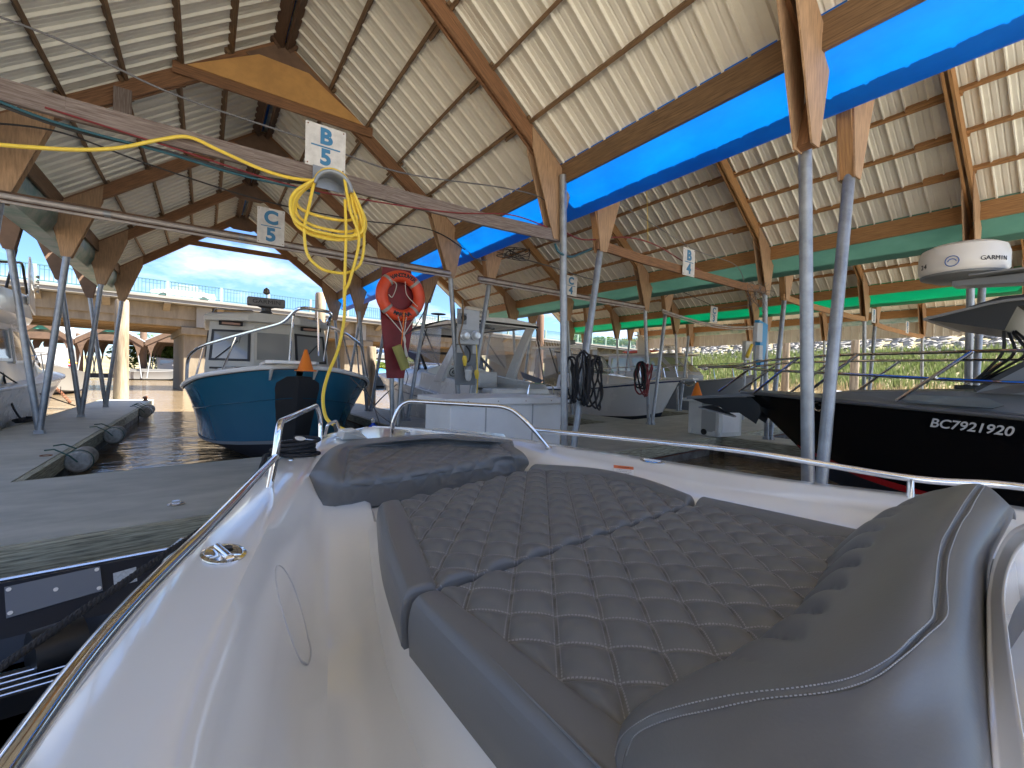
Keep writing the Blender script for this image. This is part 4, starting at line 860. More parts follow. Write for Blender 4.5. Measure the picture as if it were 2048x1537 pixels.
# ---------------- blue pilothouse boat, bow towards us
T = frame((1.48, 18.2, 0), (0, -1, 0), (1, 0, 0)); bb = thing('cabin_cruiser', 'blue hulled pilothouse boat moored bow towards the viewer, beige cabin', 'boat', (1.48, 13.5, 0))
H = Hull(T, [(0, 1.7, 1.42, 0, 1.55, .32, 0, -.3), (3, 1.84, 1.46, 3, 1.62, .33, 3, -.35), (5.5, 1.88, 1.54, 5.5, 1.56, .36, 5.5, -.35), (7.0, 1.82, 1.66, 6.9, 1.30, .40, 6.8, -.3), (7.9, 1.58, 1.83, 7.6, .92, .44, 7.4, -.22), (8.5, 1.16, 1.94, 8.05, .50, .48, 7.9, -.1), (8.88, .62, 2.03, 8.38, .2, .52, 8.25, .1), (9.02, .06, 2.07, 8.52, .02, .55, 8.42, .25)], .22)
H.make(bb, M_hblue, M_bottom); H.rub(bb, M_wht, .045); H.rub(bb, M_rubber, .018, .025, 'rub_insert'); H.deck(bb, M_wht, .08, .02)
H.strip(bb, 'boot_stripe', M_gdeck, .95, 1.0, .012); 
b = MB(T); sp = [H.P(q, .42, sg, .006) for sg in (1, -1) for q in H.qs if q < 6.9]
for sg in (1, -1): b.tube([H.P(q, .40, sg, .004) for q in H.qs if q < 6.9], .009, 6)
b.build('styling_line', mat('dark_teal', (.008, .07, .12), .2), bb, smooth=True)
b = MB(T); N = 12
for sg in (1, -1):
    rg = []
    for i in range(N+1):
        t = lerp(.12, .98, i/N); w_ = .40*(1-.32*i/N)*min(1, math.sqrt((i+.35)/1.6)); q = 7.-.001; row = [V((H.P(q, t).x+.012, 0, H.P(q, t).z))]
        qq = q
        while qq > 4.5 and H.P(qq, t).y < w_: qq -= .02
        for k in range(1, 7): p = H.P(lerp(q, qq, k/6), t, sg, .012); row.append(p)
        rg.append(row)
    b.loft(rg)
b.build('keel_guard', M_rubber, bb, smooth='all')
# trunk cabin, pilothouse
def ring_(w0, z0, w1, z1, zc, ins=0): return mirror([(0, w0, z0), (0, lerp(w0, w1, .5), lerp(z0, z1, .62)), (-ins, w1, z1), (-ins, w1*.6, zc), (-ins, 0, zc+.02)])
house(T, [(4.2, ring_(1.45, 1.5, 1.3, 2.02, 2.1)), (6.0, ring_(1.35, 1.6, 1.15, 1.98, 2.04)), (7.2, ring_(1.05, 1.7, .85, 1.9, 1.95)), (7.8, ring_(.7, 1.78, .5, 1.84, 1.87))], bb, 'trunk_cabin', M_wht)
wall = MB(T)
base = [(1.0, 1.50), (4.55, 1.50), (5.1, .46), (5.1, -.46), (4.55, -1.50), (1.0, -1.50)]; top = [(1.0, 1.38), (4.3, 1.38), (4.78, .44), (4.78, -.44), (4.3, -1.38), (1.0, -1.38)]
wall.loft([[V((x, y, 1.55)) for x, y in base], [V((x, y, 2.0)) for x, y in base], [V((x, y, 3.32)) for x, y in top]], closed=True, caps=True); wall.build('pilothouse', M_offw, bb)
def wl(i, a, z): # point on wall between base/top for edge i->i+1
    k = (z-2.0)/1.32; p = [lerp(base[i][0], top[i][0], k), lerp(base[i][1], top[i][1], k)]; q = [lerp(base[i+1][0], top[i+1][0], k), lerp(base[i+1][1], top[i+1][1], k)]; return (lerp(p[0], q[0], a), lerp(p[1], q[1], a), z)
M_wfr = mat('dark_window_frame', (.03, .028, .025), .4); M_lite = mat('bright_window', (.30, .31, .30), .05, spec=.9, coat=.8)
for i, a0, a1 in ((1, .10, .9), (2, .06, .94), (3, .1, .9)):
    panel(T, [wl(i, a0, 2.22), wl(i, a0, 2.97), wl(i, a1, 2.97), wl(i, a1, 2.22)], 'window', M_lite, bb, .004, .012, M_wfr if i != 2 else M_offw, .055 if i != 2 else .03)
for i, a0, a1 in ((0, .1, .5), (0, .55, .95), (4, .05, .45), (4, .5, .9)): panel(T, [wl(i, a0, 2.3), wl(i, a0, 2.95), wl(i, a1, 2.95), wl(i, a1, 2.3)], 'window', M_win, bb, .004, .012, M_wfr, .04)
rf = MB(T); rf.loft([[V((x, y*s_, z)) for x, y in ((.8, 1.5), (4.45, 1.5), (5.15, .6), (5.15, -.6), (4.45, -1.5), (.8, -1.5))] for s_, z in ((1.0, 3.22), (1.02, 3.32), (.98, 3.40), (.8, 3.45))], closed=True, caps=True); rf.build('roof', M_offw, bb, bevel=.02)
for i, y0 in ((1, .95), (3, -.95)):   # brow lights
    b = MB(T); b.tube([(4.72, y0-.26, 3.16), (4.74, y0+.26, 3.16)], .06, 10); b.build('brow_vent', M_black, bb, smooth=True)
    b = MB(T); b.tube([(4.775, y0-.2, 3.15), (4.79, y0+.2, 3.15)], .032, 8); b.build('brow_light', mat('amber_lens', (.45, .27, .2), .3), bb, smooth=True)
tubes(T, [[(4.6, -1.35, 3.42), (4.6, -1.3, 3.52), (4.6, -.45, 3.54), (4.6, -.4, 3.44)], [(4.6, .45, 3.44), (4.6, .5, 3.52), (4.6, 1.2, 3.50), (4.6, 1.25, 3.42)]], .018, bb, 'roof_rail')
b = MB(T)
for i, a, d in ((1, .75, 1), (3, .8, -1)):
    p, q = V(wl(i, a, 2.25)), V(wl(i, a-.45, 2.72)); nn = V((.04, 0, .0)); b.tube([p+nn, q+nn], .012, 6); b.tube([q+nn+V((0, 0, -.2)), q+nn+V((0, .05, .12))], .008, 6)
b.build('wiper', M_black, bb)
rd = V((4.3, -.12, 3.46)); b = MB(T); b.lathe([(.18, 0), (.16, .1), (.12, .14), (.12, .22), (.2, .25)], rd, n=20); b.build('radar_pedestal', mat('dark_radar', (.07, .07, .075), .4), bb, smooth=True)
b = MB(T); b.beam(rd+V((0, -.46, .38)), rd+V((0, .46, .38)), .2, .24); ra = b.build('radar_antenna', mat('radar_grey', (.17, .17, .175), .4), bb, bevel=.04)
text('GARMIN', T @ frame(rd+V((.106, 0, .38)), (0, 1, 0), (0, 0, 1)), .15, M_black, 'radar_lettering', ra, xs=1.2)
b = MB(T); b.tube([rd+V((0, 0, .5)), rd+V((0, 0, .62))], .012, 6); b.lathe([(.03, .6), (.09, .64), (.07, .74), (0, .8)], rd, n=12); b.build('anchor_light', M_chrome, bb, smooth=True)
b = MB(T); b.tube([(4.8, .45, 3.46), (4.95, .45, 3.5)], .05, 10); b.build('search_light', M_black, bb, smooth=True)
b = MB(T); b.tube([(5.08, -.62, 2.02), (5.1, .62, 2.05)], .03, 8); b.box((4.9, -1.4, 1.98), (5.12, 1.4, 2.03)); b.build('windshield_sill', M_wfr, bb)
# bow rail (port and starboard) and pulpit
Ti = T.inverted()
def B(u, v, y): return Ti @ aty(u, v, y)
tubes(T, [[B(373, 768, 12.0), B(375, 712, 11.9), B(402, 692, 11.4), B(470, 672, 10.6), B(570, 645, 9.5), B(592, 619, 9.2), B(610, 616, 9.1), B(668, 626, 9.1), B(650, 650, 9.2), B(692, 668, 10.2), B(722, 690, 11.2), B(735, 756, 11.8)]], .032, bb, 'bow_rail', rad=.25)
tubes(T, [[B(474, 671, 10.6), B(444, 742, 10.9)], [B(408, 690, 11.4), B(392, 752, 11.5)], [B(586, 632, 9.3), B(579, 724, 9.4)], [B(636, 622, 9.15), B(638, 712, 9.3)], [B(661, 640, 9.2), B(648, 722, 9.5)], [B(684, 664, 10), B(702, 736, 10.4)], [B(712, 680, 10.9), B(718, 748, 11.2)]], .02, bb, 'stanchion')
b = MB(T); b.prism([(8.1, .34, 2.06), (9.2, .3, 2.11), (9.42, .2, 2.11), (9.42, -.5, 2.11), (9.2, -.6, 2.11), (8.1, -.6, 2.06)][::-1], (0, 0, .06)); b.build('pulpit', M_wht, bb, bevel=.012)
b = MB(T)
for y in (-.5, .25): b.prism([(8.2, y, 1.99), (9.25, y, 2.01), (8.85, y, 1.80), (8.2, y, 1.75)], (0, .03, 0))
b.build('pulpit_bracket', M_wht, bb)
cl = MB(T); cl.tube([(7.0, 1.06, 1.98), (7.0, 1.4, 1.98)], .014, 6); cl.tube([(7.0, 1.17, 1.98), (7.0, 1.17, 1.9)], .012, 6); cl.tube([(7.0, 1.29, 1.98), (7.0, 1.29, 1.88)], .012, 6)
tubes(T, [[(7.3, -.62, 2.02), (7.3, -1.0, 2.02)], [(7.3, -.72, 2.02), (7.3, -.72, 1.88)], [(7.3, -.9, 2.02), (7.3, -.9, 1.88)]], .016, bb, 'deck_cleat')

# ---------------- white express cruiser, stern towards us, port side showing
T = frame((8.1, 10.7, 0), (0, 1, 0), (-1, 0, 0)); rg = thing('express_cruiser', 'white express cruiser with radar arch and clear enclosure behind the dock locker', 'boat', (8.1, 15, 0))
H = Hull(T, [(0, 1.6, 1.12, 0, 1.5, .3, 0, -.3), (2.5, 1.68, 1.3, 2.5, 1.5, .3, 2.5, -.35), (5.5, 1.7, 1.55, 5.5, 1.42, .32, 5.5, -.35), (8.5, 1.6, 1.78, 8.4, 1.2, .42, 8.3, -.2), (10.5, 1.2, 1.9, 10.0, .7, .55, 9.7, .05), (11.8, .6, 1.96, 11.0, .25, .72, 10.7, .4), (12.3, .05, 1.98, 11.5, .02, .85, 11.2, .6)], .2)
H.make(rg, M_wht, M_bottom); H.rub(rg, M_wht, .035); H.deck(rg, M_wht, .12)
M_gstripe = mat('grey_hull_graphic', (.13, .14, .17), .3)
H.strip(rg, 'hull_graphic', M_gstripe, .26, .30, .008, 1.2, 4.2); H.strip(rg, 'bow_graphic', M_gstripe, .13, .155, .008, 3.0, 4.4)
p0 = T @ H.P(3.1, .36, 1, .02); p1 = T @ H.P(2.2, .34, 1, .02); pz = T @ H.P(2.6, .2, 1, .02)-T @ H.P(2.6, .5, 1, .02)
text('REGAL', frame(p0.lerp(p1, .5), p1-p0, pz), .42, mat('silver_letters', (.6, .62, .64), .35), 'hull_lettering', rg, xs=1.25, thick=.006)
b = MB(); b.torus(p0+(p0-p1)*.18, .13, .022, T.to_3x3() @ V((0, 1, .1)), 20, 6, .6, 5.6); b.build('hull_emblem', mat('silver_letters', (.6, .62, .64), .35), rg, smooth=True)
for q in (4.3, 3.7): p = T @ H.P(q, .42, 1, .012); b = MB(); b.torus(p, .13, .02, T.to_3x3() @ V((.25, 1, .15)), 24, 8); b.lathe([(.12, 0), (0, .004)], p, T.to_3x3() @ V((.25, 1, .15)), 20); b.build('porthole', M_chrome if q > 4 else M_win, rg, smooth=True)
house(T, [(4.6, ring_(1.5, 1.4, 1.25, 2.2, 2.35)), (6.5, ring_(1.45, 1.6, 1.15, 2.22, 2.4)), (8.6, ring_(1.2, 1.75, .9, 2.2, 2.3)), (10.4, ring_(.8, 1.88, .55, 2.1, 2.14)), (11.3, ring_(.4, 1.95, .2, 2.0, 2.02))], rg, 'cabin_trunk', M_wht)
for sg in (1, -1): MB(T).prism([(.5, sg*1.50, 1.1), (4.8, sg*1.55, 1.45), (4.8, sg*1.45, 2.1), (3.4, sg*1.45, 1.95), (.9, sg*1.4, 1.75)], (0, -sg*.12, 0)).build('cockpit_coaming', M_wht, rg, bevel=.03)
b = MB(T); b.box((-.9, -1.45, .38), (.1, 1.45, .48)); b.build('swim_platform', M_wht, rg, bevel=.03)
b = MB(T); b.box((.2, -1.35, .5), (1.0, 1.35, 1.45)); b.build('transom', M_wht, rg, bevel=.06)
b = MB(T); b.box((.35, -1.1, 1.45), (.95, 1.1, 1.62)); b.build('stern_seat', M_wht, rg, bevel=.05)
tubes(T, [[(.25, -1.2, 1.45), (.25, -1.15, 1.78), (.25, -.2, 1.8), (.25, -.15, 1.45)], [(-.1, -1.3, .9), (-.25, -1.35, 1.3), (.3, -1.4, 1.5)]], .022, rg, 'stern_rail')
b = MB(T); b.box((3.3, -1.0, 1.55), (4.2, -.15, 2.15)); b.build('helm_seat', M_wht, rg, bevel=.06); b = MB(T); b.box((4.7, -.2, 1.7), (4.9, .6, 2.22)); b.build('helm_console', M_black, rg, bevel=.03)
b = MB(T); b.torus((4.5, .25, 2.1), .17, .016, (1, 0, .4), 20, 6); b.torus((4.5, .25, 2.1), .05, .02, (1, 0, .4), 10, 6); b.build('steering_wheel', M_black, rg, smooth=True)
for sg in (1, -1):     # arch legs sweep forward and up
    g = []
    for i in range(13):
        t = i/12; x = 3.2-1.7*t**1.15; z = 1.75+2.1*t; w_ = .62-.20*t; y = sg*lerp(1.5, 1.22, t); g.append([V((x-w_/2, y+sg*.05, z)), V((x+w_/2, y+sg*.05, z)), V((x+w_/2, y-sg*.08, z)), V((x-w_/2, y-sg*.08, z))])
    b = MB(T); b.loft(g, closed=True, caps=True); b.build('arch_leg', M_wht, rg, bevel=.03)
house(T, [(1.25, mirror([(0, 1.2, 3.64), (0, 1.24, 3.74), (0, .9, 3.84), (0, 0, 3.9)])), (2.4, mirror([(0, 1.3, 3.72), (0, 1.32, 3.86), (0, .9, 3.98), (0, 0, 4.03)])), (6.6, mirror([(0, 1.2, 3.70), (0, 1.22, 3.80), (0, .8, 3.92), (0, 0, 3.96)]))], rg, 'hardtop', M_wht)
house(T, [(3.9, mirror([(0, 1.18, 3.80), (0, 1.2, 3.88), (0, .9, 4.0), (0, 0, 4.05)])), (4.4, mirror([(0, 1.28, 3.82), (0, 1.3, 3.9), (0, .9, 4.0), (0, 0, 4.05)])), (7.3, mirror([(0, 1.24, 3.66), (0, 1.26, 3.74), (0, .8, 3.96), (0, 0, 4.0)]))], rg, 'canvas_top', M_canvas)
ws = [[(7.0, 1.0, 3.7), (8.7, .95, 2.25)], [(7.0, -1.0, 3.7), (8.7, -.95, 2.25)]]
tubes(T, [[(8.7, .95, 2.3), (8.9, 0, 2.42), (8.7, -.95, 2.3)], [(5.2, 1.35, 2.75), (7.6, 1.1, 2.95), (7.9, 0, 3.0), (7.6, -1.1, 2.95), (5.2, -1.35, 2.75), (4.4, -1.45, 2.2)], [(4.4, 1.45, 2.2), (5.2, 1.35, 2.75)], [(5.2, 1.36, 2.75), (5.4, 1.42, 2.05)]], .06, rg, 'windshield_frame', M_black)
panel(T, [(5.0, 1.40, 2.15), (8.6, 1.0, 2.3), (7.6, 1.08, 2.92), (5.2, 1.34, 2.72)], 'windshield', M_wing, rg); panel(T, [(5.0, -1.40, 2.15), (8.6, -1.0, 2.3), (7.6, -1.08, 2.92), (5.2, -1.34, 2.72)], 'windshield', M_wing, rg)
for sg in (1, -1):
    panel(T, [(3.3, sg*1.42, 2.3), (5.2, sg*1.36, 2.8), (7.5, sg*1.1, 3.0), (7.2, sg*1.18, 3.68), (3.5, sg*1.28, 3.7)], 'enclosure_panel', M_vinyl, rg)
    tubes(T, [[(5.2, sg*1.37, 2.8), (4.7, sg*1.3, 3.72)], [(7.2, sg*1.2, 3.7), (8.0, sg*1.05, 2.7)], [(3.4, sg*1.38, 2.3), (5.0, sg*1.3, 3.7)]], .02, rg, 'enclosure_pole', M_black)
    b = MB(T); b.prism([(5.0, sg*1.43, 2.2), (5.2, sg*1.40, 2.8), (5.45, sg*1.39, 2.75), (7.2, sg*1.22, 3.0), (7.2, sg*1.22, 2.85), (5.6, sg*1.40, 2.5), (5.3, sg*1.45, 2.0)], (0, sg*.015, 0)); b.build('blue_canvas_strip', M_navy, rg)
tubes(T, [[(6.5, 1.24, 3.78), (1.22, 1.27, 3.70), (1.22, -1.27, 3.70), (6.5, -1.24, 3.78)]], .035, rg, 'hardtop_edge', M_black)
panel(T, [(.9, 1.38, 1.75), (.9, -1.38, 1.75), (1.35, -1.2, 3.66), (1.35, 1.2, 3.66)], 'aft_enclosure', mat('clear_vinyl_thin', (.7, .74, .76), .08, alpha=.10, spec=.5), rg)
tubes(T, [[(.95, -1.38, 1.7), (1.35, -1.26, 3.7)], [(3.6, -.2, 2.3), (3.3, -.25, 3.8)]], .02, rg, 'enclosure_pole', M_black)
b = MB(T); b.prism([(1.4, -1.5, 1.75), (2.3, -1.46, 1.95), (2.5, -1.45, 2.2), (1.2, -1.52, 1.9)], (0, -.02, 0)); b.build('blue_canvas_strip', M_navy, rg)
b = MB(T); rp_ = V((4.2, -.55, 4.02)); b.lathe([(.2, 0), (.17, .12), (.1, .2), (.1, .28)], rp_, n=16); b.build('radar_pedestal', M_chrome, rg, smooth=True)
b = MB(T); b.beam(rp_+V((.1, -.55, .44)), rp_+V((-.1, .55, .44)), .22, .34); ra = b.build('radar_antenna', M_white, rg, bevel=.07); text('marine', T @ frame(rp_+V((-.13, 0, .44)), (0.18, -1, 0), (0, 0, 1)), .2, M_black, 'radar_lettering', ra)
tubes(T, [[(4.6, .9, 3.98), (4.6, .9, 4.25)], [(4.6, .3, 4.0), (4.6, .3, 4.2)]], .03, rg, 'horn', M_black); b = MB(T); b.lathe([(.06, 0), (.28, .03), (.28, .05), (0, .07)], (4.4, 1.0, 4.2), n=16); b.build('satellite_disc', M_gdeck, rg, smooth=True)
tubes(T, [[(6.2, 1.25, 2.2), (8.5, 1.05, 2.5), (11.6, .25, 2.6), (12.35, 0, 2.6), (11.6, -.25, 2.6), (8.5, -1.05, 2.5), (6.2, -1.25, 2.2)], [(8.5, 1.05, 2.5), (8.6, 1.15, 1.95)], [(11.3, .35, 2.6), (11.3, .4, 2.0)]], .018, rg, 'bow_rail')

# ---------------- white boat with navy sheer line, bow towards us at right
T = frame((15.5, 19.6, 0), (0, -1, 0), (1, 0, 0)); wb = thing('fishing_boat', 'white boat with navy sheer stripe, bow pointing right, behind the red cable coil', 'boat', (15.5, 15, 0))
H = Hull(T, [(0, 1.4, 1.35, 0, 1.35, .3, 0, -.3), (3, 1.55, 1.45, 3, 1.35, .3, 3, -.3), (5.5, 1.55, 1.6, 5.4, 1.2, .35, 5.3, -.25), (7.5, 1.2, 1.82, 7.2, .7, .45, 7.0, -.1), (8.6, .6, 1.98, 8.0, .25, .6, 7.8, .1), (9.1, .05, 2.05, 8.3, .02, .7, 8.1, .3)], .3)
H.make(wb, M_wht, M_bottom); H.rub(wb, M_navy, .03, .04, 'navy_sheer_line'); H.rub(wb, M_wht, .02); H.deck(wb, M_wht, .1, .03)
house(T, [(3.0, ring_(1.25, 1.5, 1.1, 2.15, 2.25)), (5.6, ring_(1.15, 1.65, .9, 2.15, 2.22)), (7.2, ring_(.75, 1.85, .5, 2.0, 2.03))], wb, 'trunk_cabin', M_wht)
tubes(T, [[(1.0, sg*1.25, 1.5), (1.4, sg*1.1, 3.55)] for sg in (1, -1)]+[[(3.0, sg*1.2, 2.2), (2.2, sg*1.1, 3.55)] for sg in (1, -1)]+[[(3.0, 1.1, 2.3), (4.6, .85, 2.3), (4.9, 0, 2.35), (4.6, -.85, 2.3), (3.0, -1.1, 2.3)], [(2.6, 1.1, 3.3), (4.1, .8, 3.1), (4.1, -.8, 3.1), (2.6, -1.1, 3.3)], [(4.1, .8, 3.1), (4.6, .85, 2.3)], [(4.1, -.8, 3.1), (4.6, -.85, 2.3)], [(4.3, 0, 3.1), (4.9, 0, 2.35)]], .03, wb, 'top_frame', M_black)
for sg in (1, -1):
    panel(T, [(.6, sg*1.28, 1.7), (3.0, sg*1.15, 2.25), (2.6, sg*1.1, 3.5), (1.2, sg*1.15, 3.5)], 'enclosure_panel', M_vinyl, wb); panel(T, [(3.0, sg*1.12, 2.3), (4.6, sg*.88, 2.3), (4.1, sg*.82, 3.1), (2.7, sg*1.08, 3.3)], 'windshield', M_wing, wb)
panel(T, [(4.9, .8, 2.3), (4.9, -.8, 2.3), (4.2, -.75, 3.1), (4.2, .75, 3.1)], 'windshield', M_wing, wb)
house(T, [(.9, mirror([(0, 1.2, 3.5), (0, 1.22, 3.6), (0, 0, 3.72)])), (3.4, mirror([(0, 1.1, 3.5), (0, 1.12, 3.58), (0, 0, 3.68)]))], wb, 'hardtop', M_wht)
b = MB(T); b.box((2.2, -.35, 3.75), (2.6, .35, 3.98)); b.build('radar_antenna', M_gdeck, wb, bevel=.04)
b = MB(T); [b.tube([(1.0, -.9+.2*i, 3.62), (.8, -.9+.2*i, 4.0)], .02, 6) for i in range(9)]; b.build('rod_holder', M_wht, wb)
tubes(T, [[(4.2, 1.35, 1.75), (4.6, 1.2, 2.35), (7.6, .9, 2.55), (9.0, .1, 2.65), (9.0, -.1, 2.65), (7.6, -.9, 2.55), (4.6, -1.2, 2.35), (4.2, -1.35, 1.75)]]+[[(x, sg*y, z), (x+.12, sg*(y+.1), z2)] for x, y, z, z2 in ((6.2, 1.05, 2.45, 1.8), (7.6, .9, 2.55, 1.9), (8.5, .45, 2.6, 2.0)) for sg in (1, -1)], .017, wb, 'bow_rail')
b = MB(T); b.box((8.1, -.2, 2.06), (9.75, .2, 2.13)); b.build('pulpit', M_wht, wb, bevel=.02)
tubes(T, [[(9.1, 0, 1.98), (9.5, 0, 1.8), (9.75, 0, 1.95), (9.7, 0, 2.06)]], .03, wb, 'anchor')

# ---------------- grey pilothouse boat further right
T = frame((22.4, 20.2, 0), (0, -1, 0), (1, 0, 0)); gb = thing('cabin_cruiser', 'dark grey hulled boat with raked cabin, small radome and bow rail, far right', 'boat', (22.4, 15, 0))
H = Hull(T, [(0, 1.6, 1.6, 0, 1.5, .3, 0, -.3), (3, 1.7, 1.7, 3, 1.5, .3, 3, -.3), (5.5, 1.7, 1.85, 5.4, 1.35, .35, 5.3, -.25), (7.5, 1.4, 2.05, 7.2, .9, .45, 7.0, -.1), (8.6, .8, 2.2, 8.2, .4, .6, 8.0, .1), (9.1, .05, 2.3, 8.7, .02, .7, 8.5, .3)], .2)
H.make(gb, M_greyh, M_bottom); H.rub(gb, M_gdeck, .04); H.deck(gb, M_gdeck, .1, .03); M_silv = mat('silver_cabin_paint', (.45, .46, .48), .35)
bs, tp = [(.6, 1.35), (5.6, 1.25), (6.1, .5), (6.1, -.5), (5.6, -1.25), (.6, -1.35)], [(.6, 1.2), (4.3, 1.1), (4.7, .45), (4.7, -.45), (4.3, -1.1), (.6, -1.2)]
b = MB(T); b.loft([[V((x, y, 1.75)) for x, y in bs], [V((x, y, 2.35)) for x, y in bs], [V((x, y, 3.5)) for x, y in tp]], closed=True, caps=True); b.build('cabin', M_silv, gb)
def wq(i, a, z, z0=2.35, z1=3.5):
    k = (z-z0)/(z1-z0); p = [lerp(bs[i][0], tp[i][0], k), lerp(bs[i][1], tp[i][1], k)]; q = [lerp(bs[i+1][0], tp[i+1][0], k), lerp(bs[i+1][1], tp[i+1][1], k)]; return (lerp(p[0], q[0], a), lerp(p[1], q[1], a), z)
M_wg = mat('greenish_window', (.35, .40, .24), .04, spec=.9, coat=.6)
for i, a0, a1 in ((0, .05, .4), (0, .45, .68), (0, .72, .97), (1, .1, .9), (2, .05, .95), (3, .1, .9), (4, .03, .28), (4, .32, .55), (4, .6, .95)):
    panel(T, [wq(i, a0, 2.5), wq(i, a0, 3.35), wq(i, a1, 3.35), wq(i, a1, 2.5)], 'window', M_wg, gb, .004, .01, M_silv, .06)
house(T, [(-.2, mirror([(0, 1.3, 3.48), (0, 1.3, 3.56), (0, 0, 3.66)])), (4.9, mirror([(0, 1.2, 3.48), (0, 1.2, 3.55), (0, 0, 3.64)])), (5.6, mirror([(0, .9, 3.5), (0, .9, 3.53), (0, 0, 3.58)]))], gb, 'roof', M_offw)
b = MB(T); b.prism([(1.9, -.06, 3.6), (2.9, -.06, 3.6), (2.2, -.06, 4.75), (1.9, -.06, 4.75)], (0, .12, 0)); b.box((1.85, -.35, 4.75), (2.2, .35, 4.8)); b.build('mast', M_offw, gb)
b = MB(T); b.lathe([(.34, 0), (.38, .05), (.37, .2), (.28, .26), (0, .28)], (4.2, .0, 3.82), n=24); rr = b.build('radome', M_wht, gb, smooth=True); b = MB(T); b.cyl((4.2, 0, 3.6), (4.2, 0, 3.84), .12); b.build('radome_mount', M_wht, gb)
text('SIMRAD', T @ frame((4.2+.2, -.34, 3.95), (.62, .8, 0), (0, 0, 1)), .15, M_black, 'radome_lettering', rr)
for z, x0, mm in ((3.85, -.1, 'kayak_red'),):
    b = MB(T); b.tube([(x0, .9, z), (x0+.5, .9, z), (x0+2.2, .9, z), (x0+3.0, .9, z)], [.03, .09, .09, .02], 8); b.build('roof_kayak', mat('kayak_red', (.5, .06, .03), .4), gb, smooth=True)
b = MB(T); b.lathe([(.13, -.16), (.15, 0), (.13, .16)], (6.9, -.7, 2.75), (0, 1, 0), 16); b.build('search_light', M_chrome, gb, smooth=True)
tubes(T, [[(4.2, sg*1.5, 2.0), (5.0, sg*1.4, 2.75), (8.2, sg*.9, 2.95), (9.3, sg*.1, 3.0)] for sg in (1, -1)]+[[(x, sg*y, 2.9), (x+.1, sg*(y+.1), 2.15)] for x, y in ((6.2, 1.25), (7.4, 1.08), (8.4, .75)) for sg in (1, -1)], .02, gb, 'bow_rail')

# ---------------- black boat on the right, port bow towards us
T = frame((9.55, -5.0, 0), (0, 1, 0), (-1, 0, 0)); kb = thing('patrol_style_boat', 'large black hulled boat with grey deck and radar, registration lettered on the bow, at right', 'boat', (9.55, 0, 0))
H = Hull(T, [(0, 1.42, 1.5, 0, 1.38, .3, 0, -.3), (3.5, 1.45, 1.58, 3.5, 1.38, .3, 3.5, -.3), (6.0, 1.44, 1.68, 5.9, 1.2, .36, 5.8, -.2), (7.8, 1.22, 1.75, 7.4, .8, .48, 7.2, -.05), (9.0, .75, 1.79, 8.2, .32, .62, 8.0, .15), (9.6, .36, 1.80, 8.6, .1, .70, 8.4, .3), (9.95, .04, 1.80, 8.8, .02, .76, 8.6, .4)], .12)
H.make(kb, M_hblk, M_bottom); H.strip(kb, 'red_stripe', mat('red_stripe_paint', (.42, .012, .015), .35), .92, 1.0, .01, 0, 5.7); H.rub(kb, mat('gunwale_alloy', (.16, .17, .18), .3, metal=.5), .035); H.deck(kb, M_gdeck, .03, .03)
house(T, [(3.6, mirror([(0, 1.28, 1.6), (0, 1.05, 1.93), (0, .8, 1.98), (0, 0, 2.0)])), (6.4, mirror([(0, 1.2, 1.68), (0, .95, 1.97), (0, .7, 2.0), (0, 0, 2.02)])), (7.9, mirror([(0, .9, 1.76), (0, .6, 1.9), (0, .45, 1.92), (0, 0, 1.93)])), (8.4, mirror([(0, .55, 1.8), (0, .4, 1.83), (0, .3, 1.84), (0, 0, 1.84)]))], kb, 'foredeck_trunk', M_gdeck, smooth=False)
p = [T.inverted() @ V(q) for q in ()]
b = MB(T); a = []; 
for x, z0, z1 in ((5.55, 1.80, 1.80), (5.75, 1.72, 1.86), (6.6, 1.74, 1.88), (6.75, 1.77, 1.80)): a.append((x, z0, z1))
b.prism([(6.0, 1.20, 1.80), (6.15, 1.14, 1.88), (6.95, 1.06, 1.90), (7.08, 1.10, 1.82), (6.95, 1.16, 1.77), (6.1, 1.22, 1.755)], (0, .03, .008)); b.build('trunk_window', M_win, kb)
b = MB(T); b.box((5.2, -.5, 2.0), (6.6, .45, 2.06)); b.build('deck_hatch', M_black, kb, bevel=.01)
# registration on the port bow
p0 = T @ H.P(interp([0, 3.5, 6, 7.8], [0, 1, 2, 3], 6.72), .13, 1, .012); p1 = T @ H.P(interp([0, 3.5, 6, 7.8], [0, 1, 2, 3], 5.82), .13, 1, .012)
p0 = T @ H.P(2.4, .14, 1, .016); p1 = T @ H.P(1.9, .14, 1, .016); upv = T @ H.P(2.15, .06, 1)-T @ H.P(2.15, .24, 1); pm = T @ H.P(2.14, .14, 1, .02)
text('BC7921920', frame(pm, p1-p0, upv), .175, mat('grey_decal', (.55, .55, .55), .4), 'registration', kb, bold=.003, shear=.25, xs=.93)
pc = T @ H.P(3.25, .10, 1, .02); b = MB(); b.torus(pc, .07, .016, (-1, 0, 0), 20, 8); b.build('hawse_ring', M_steel, kb, smooth=True)
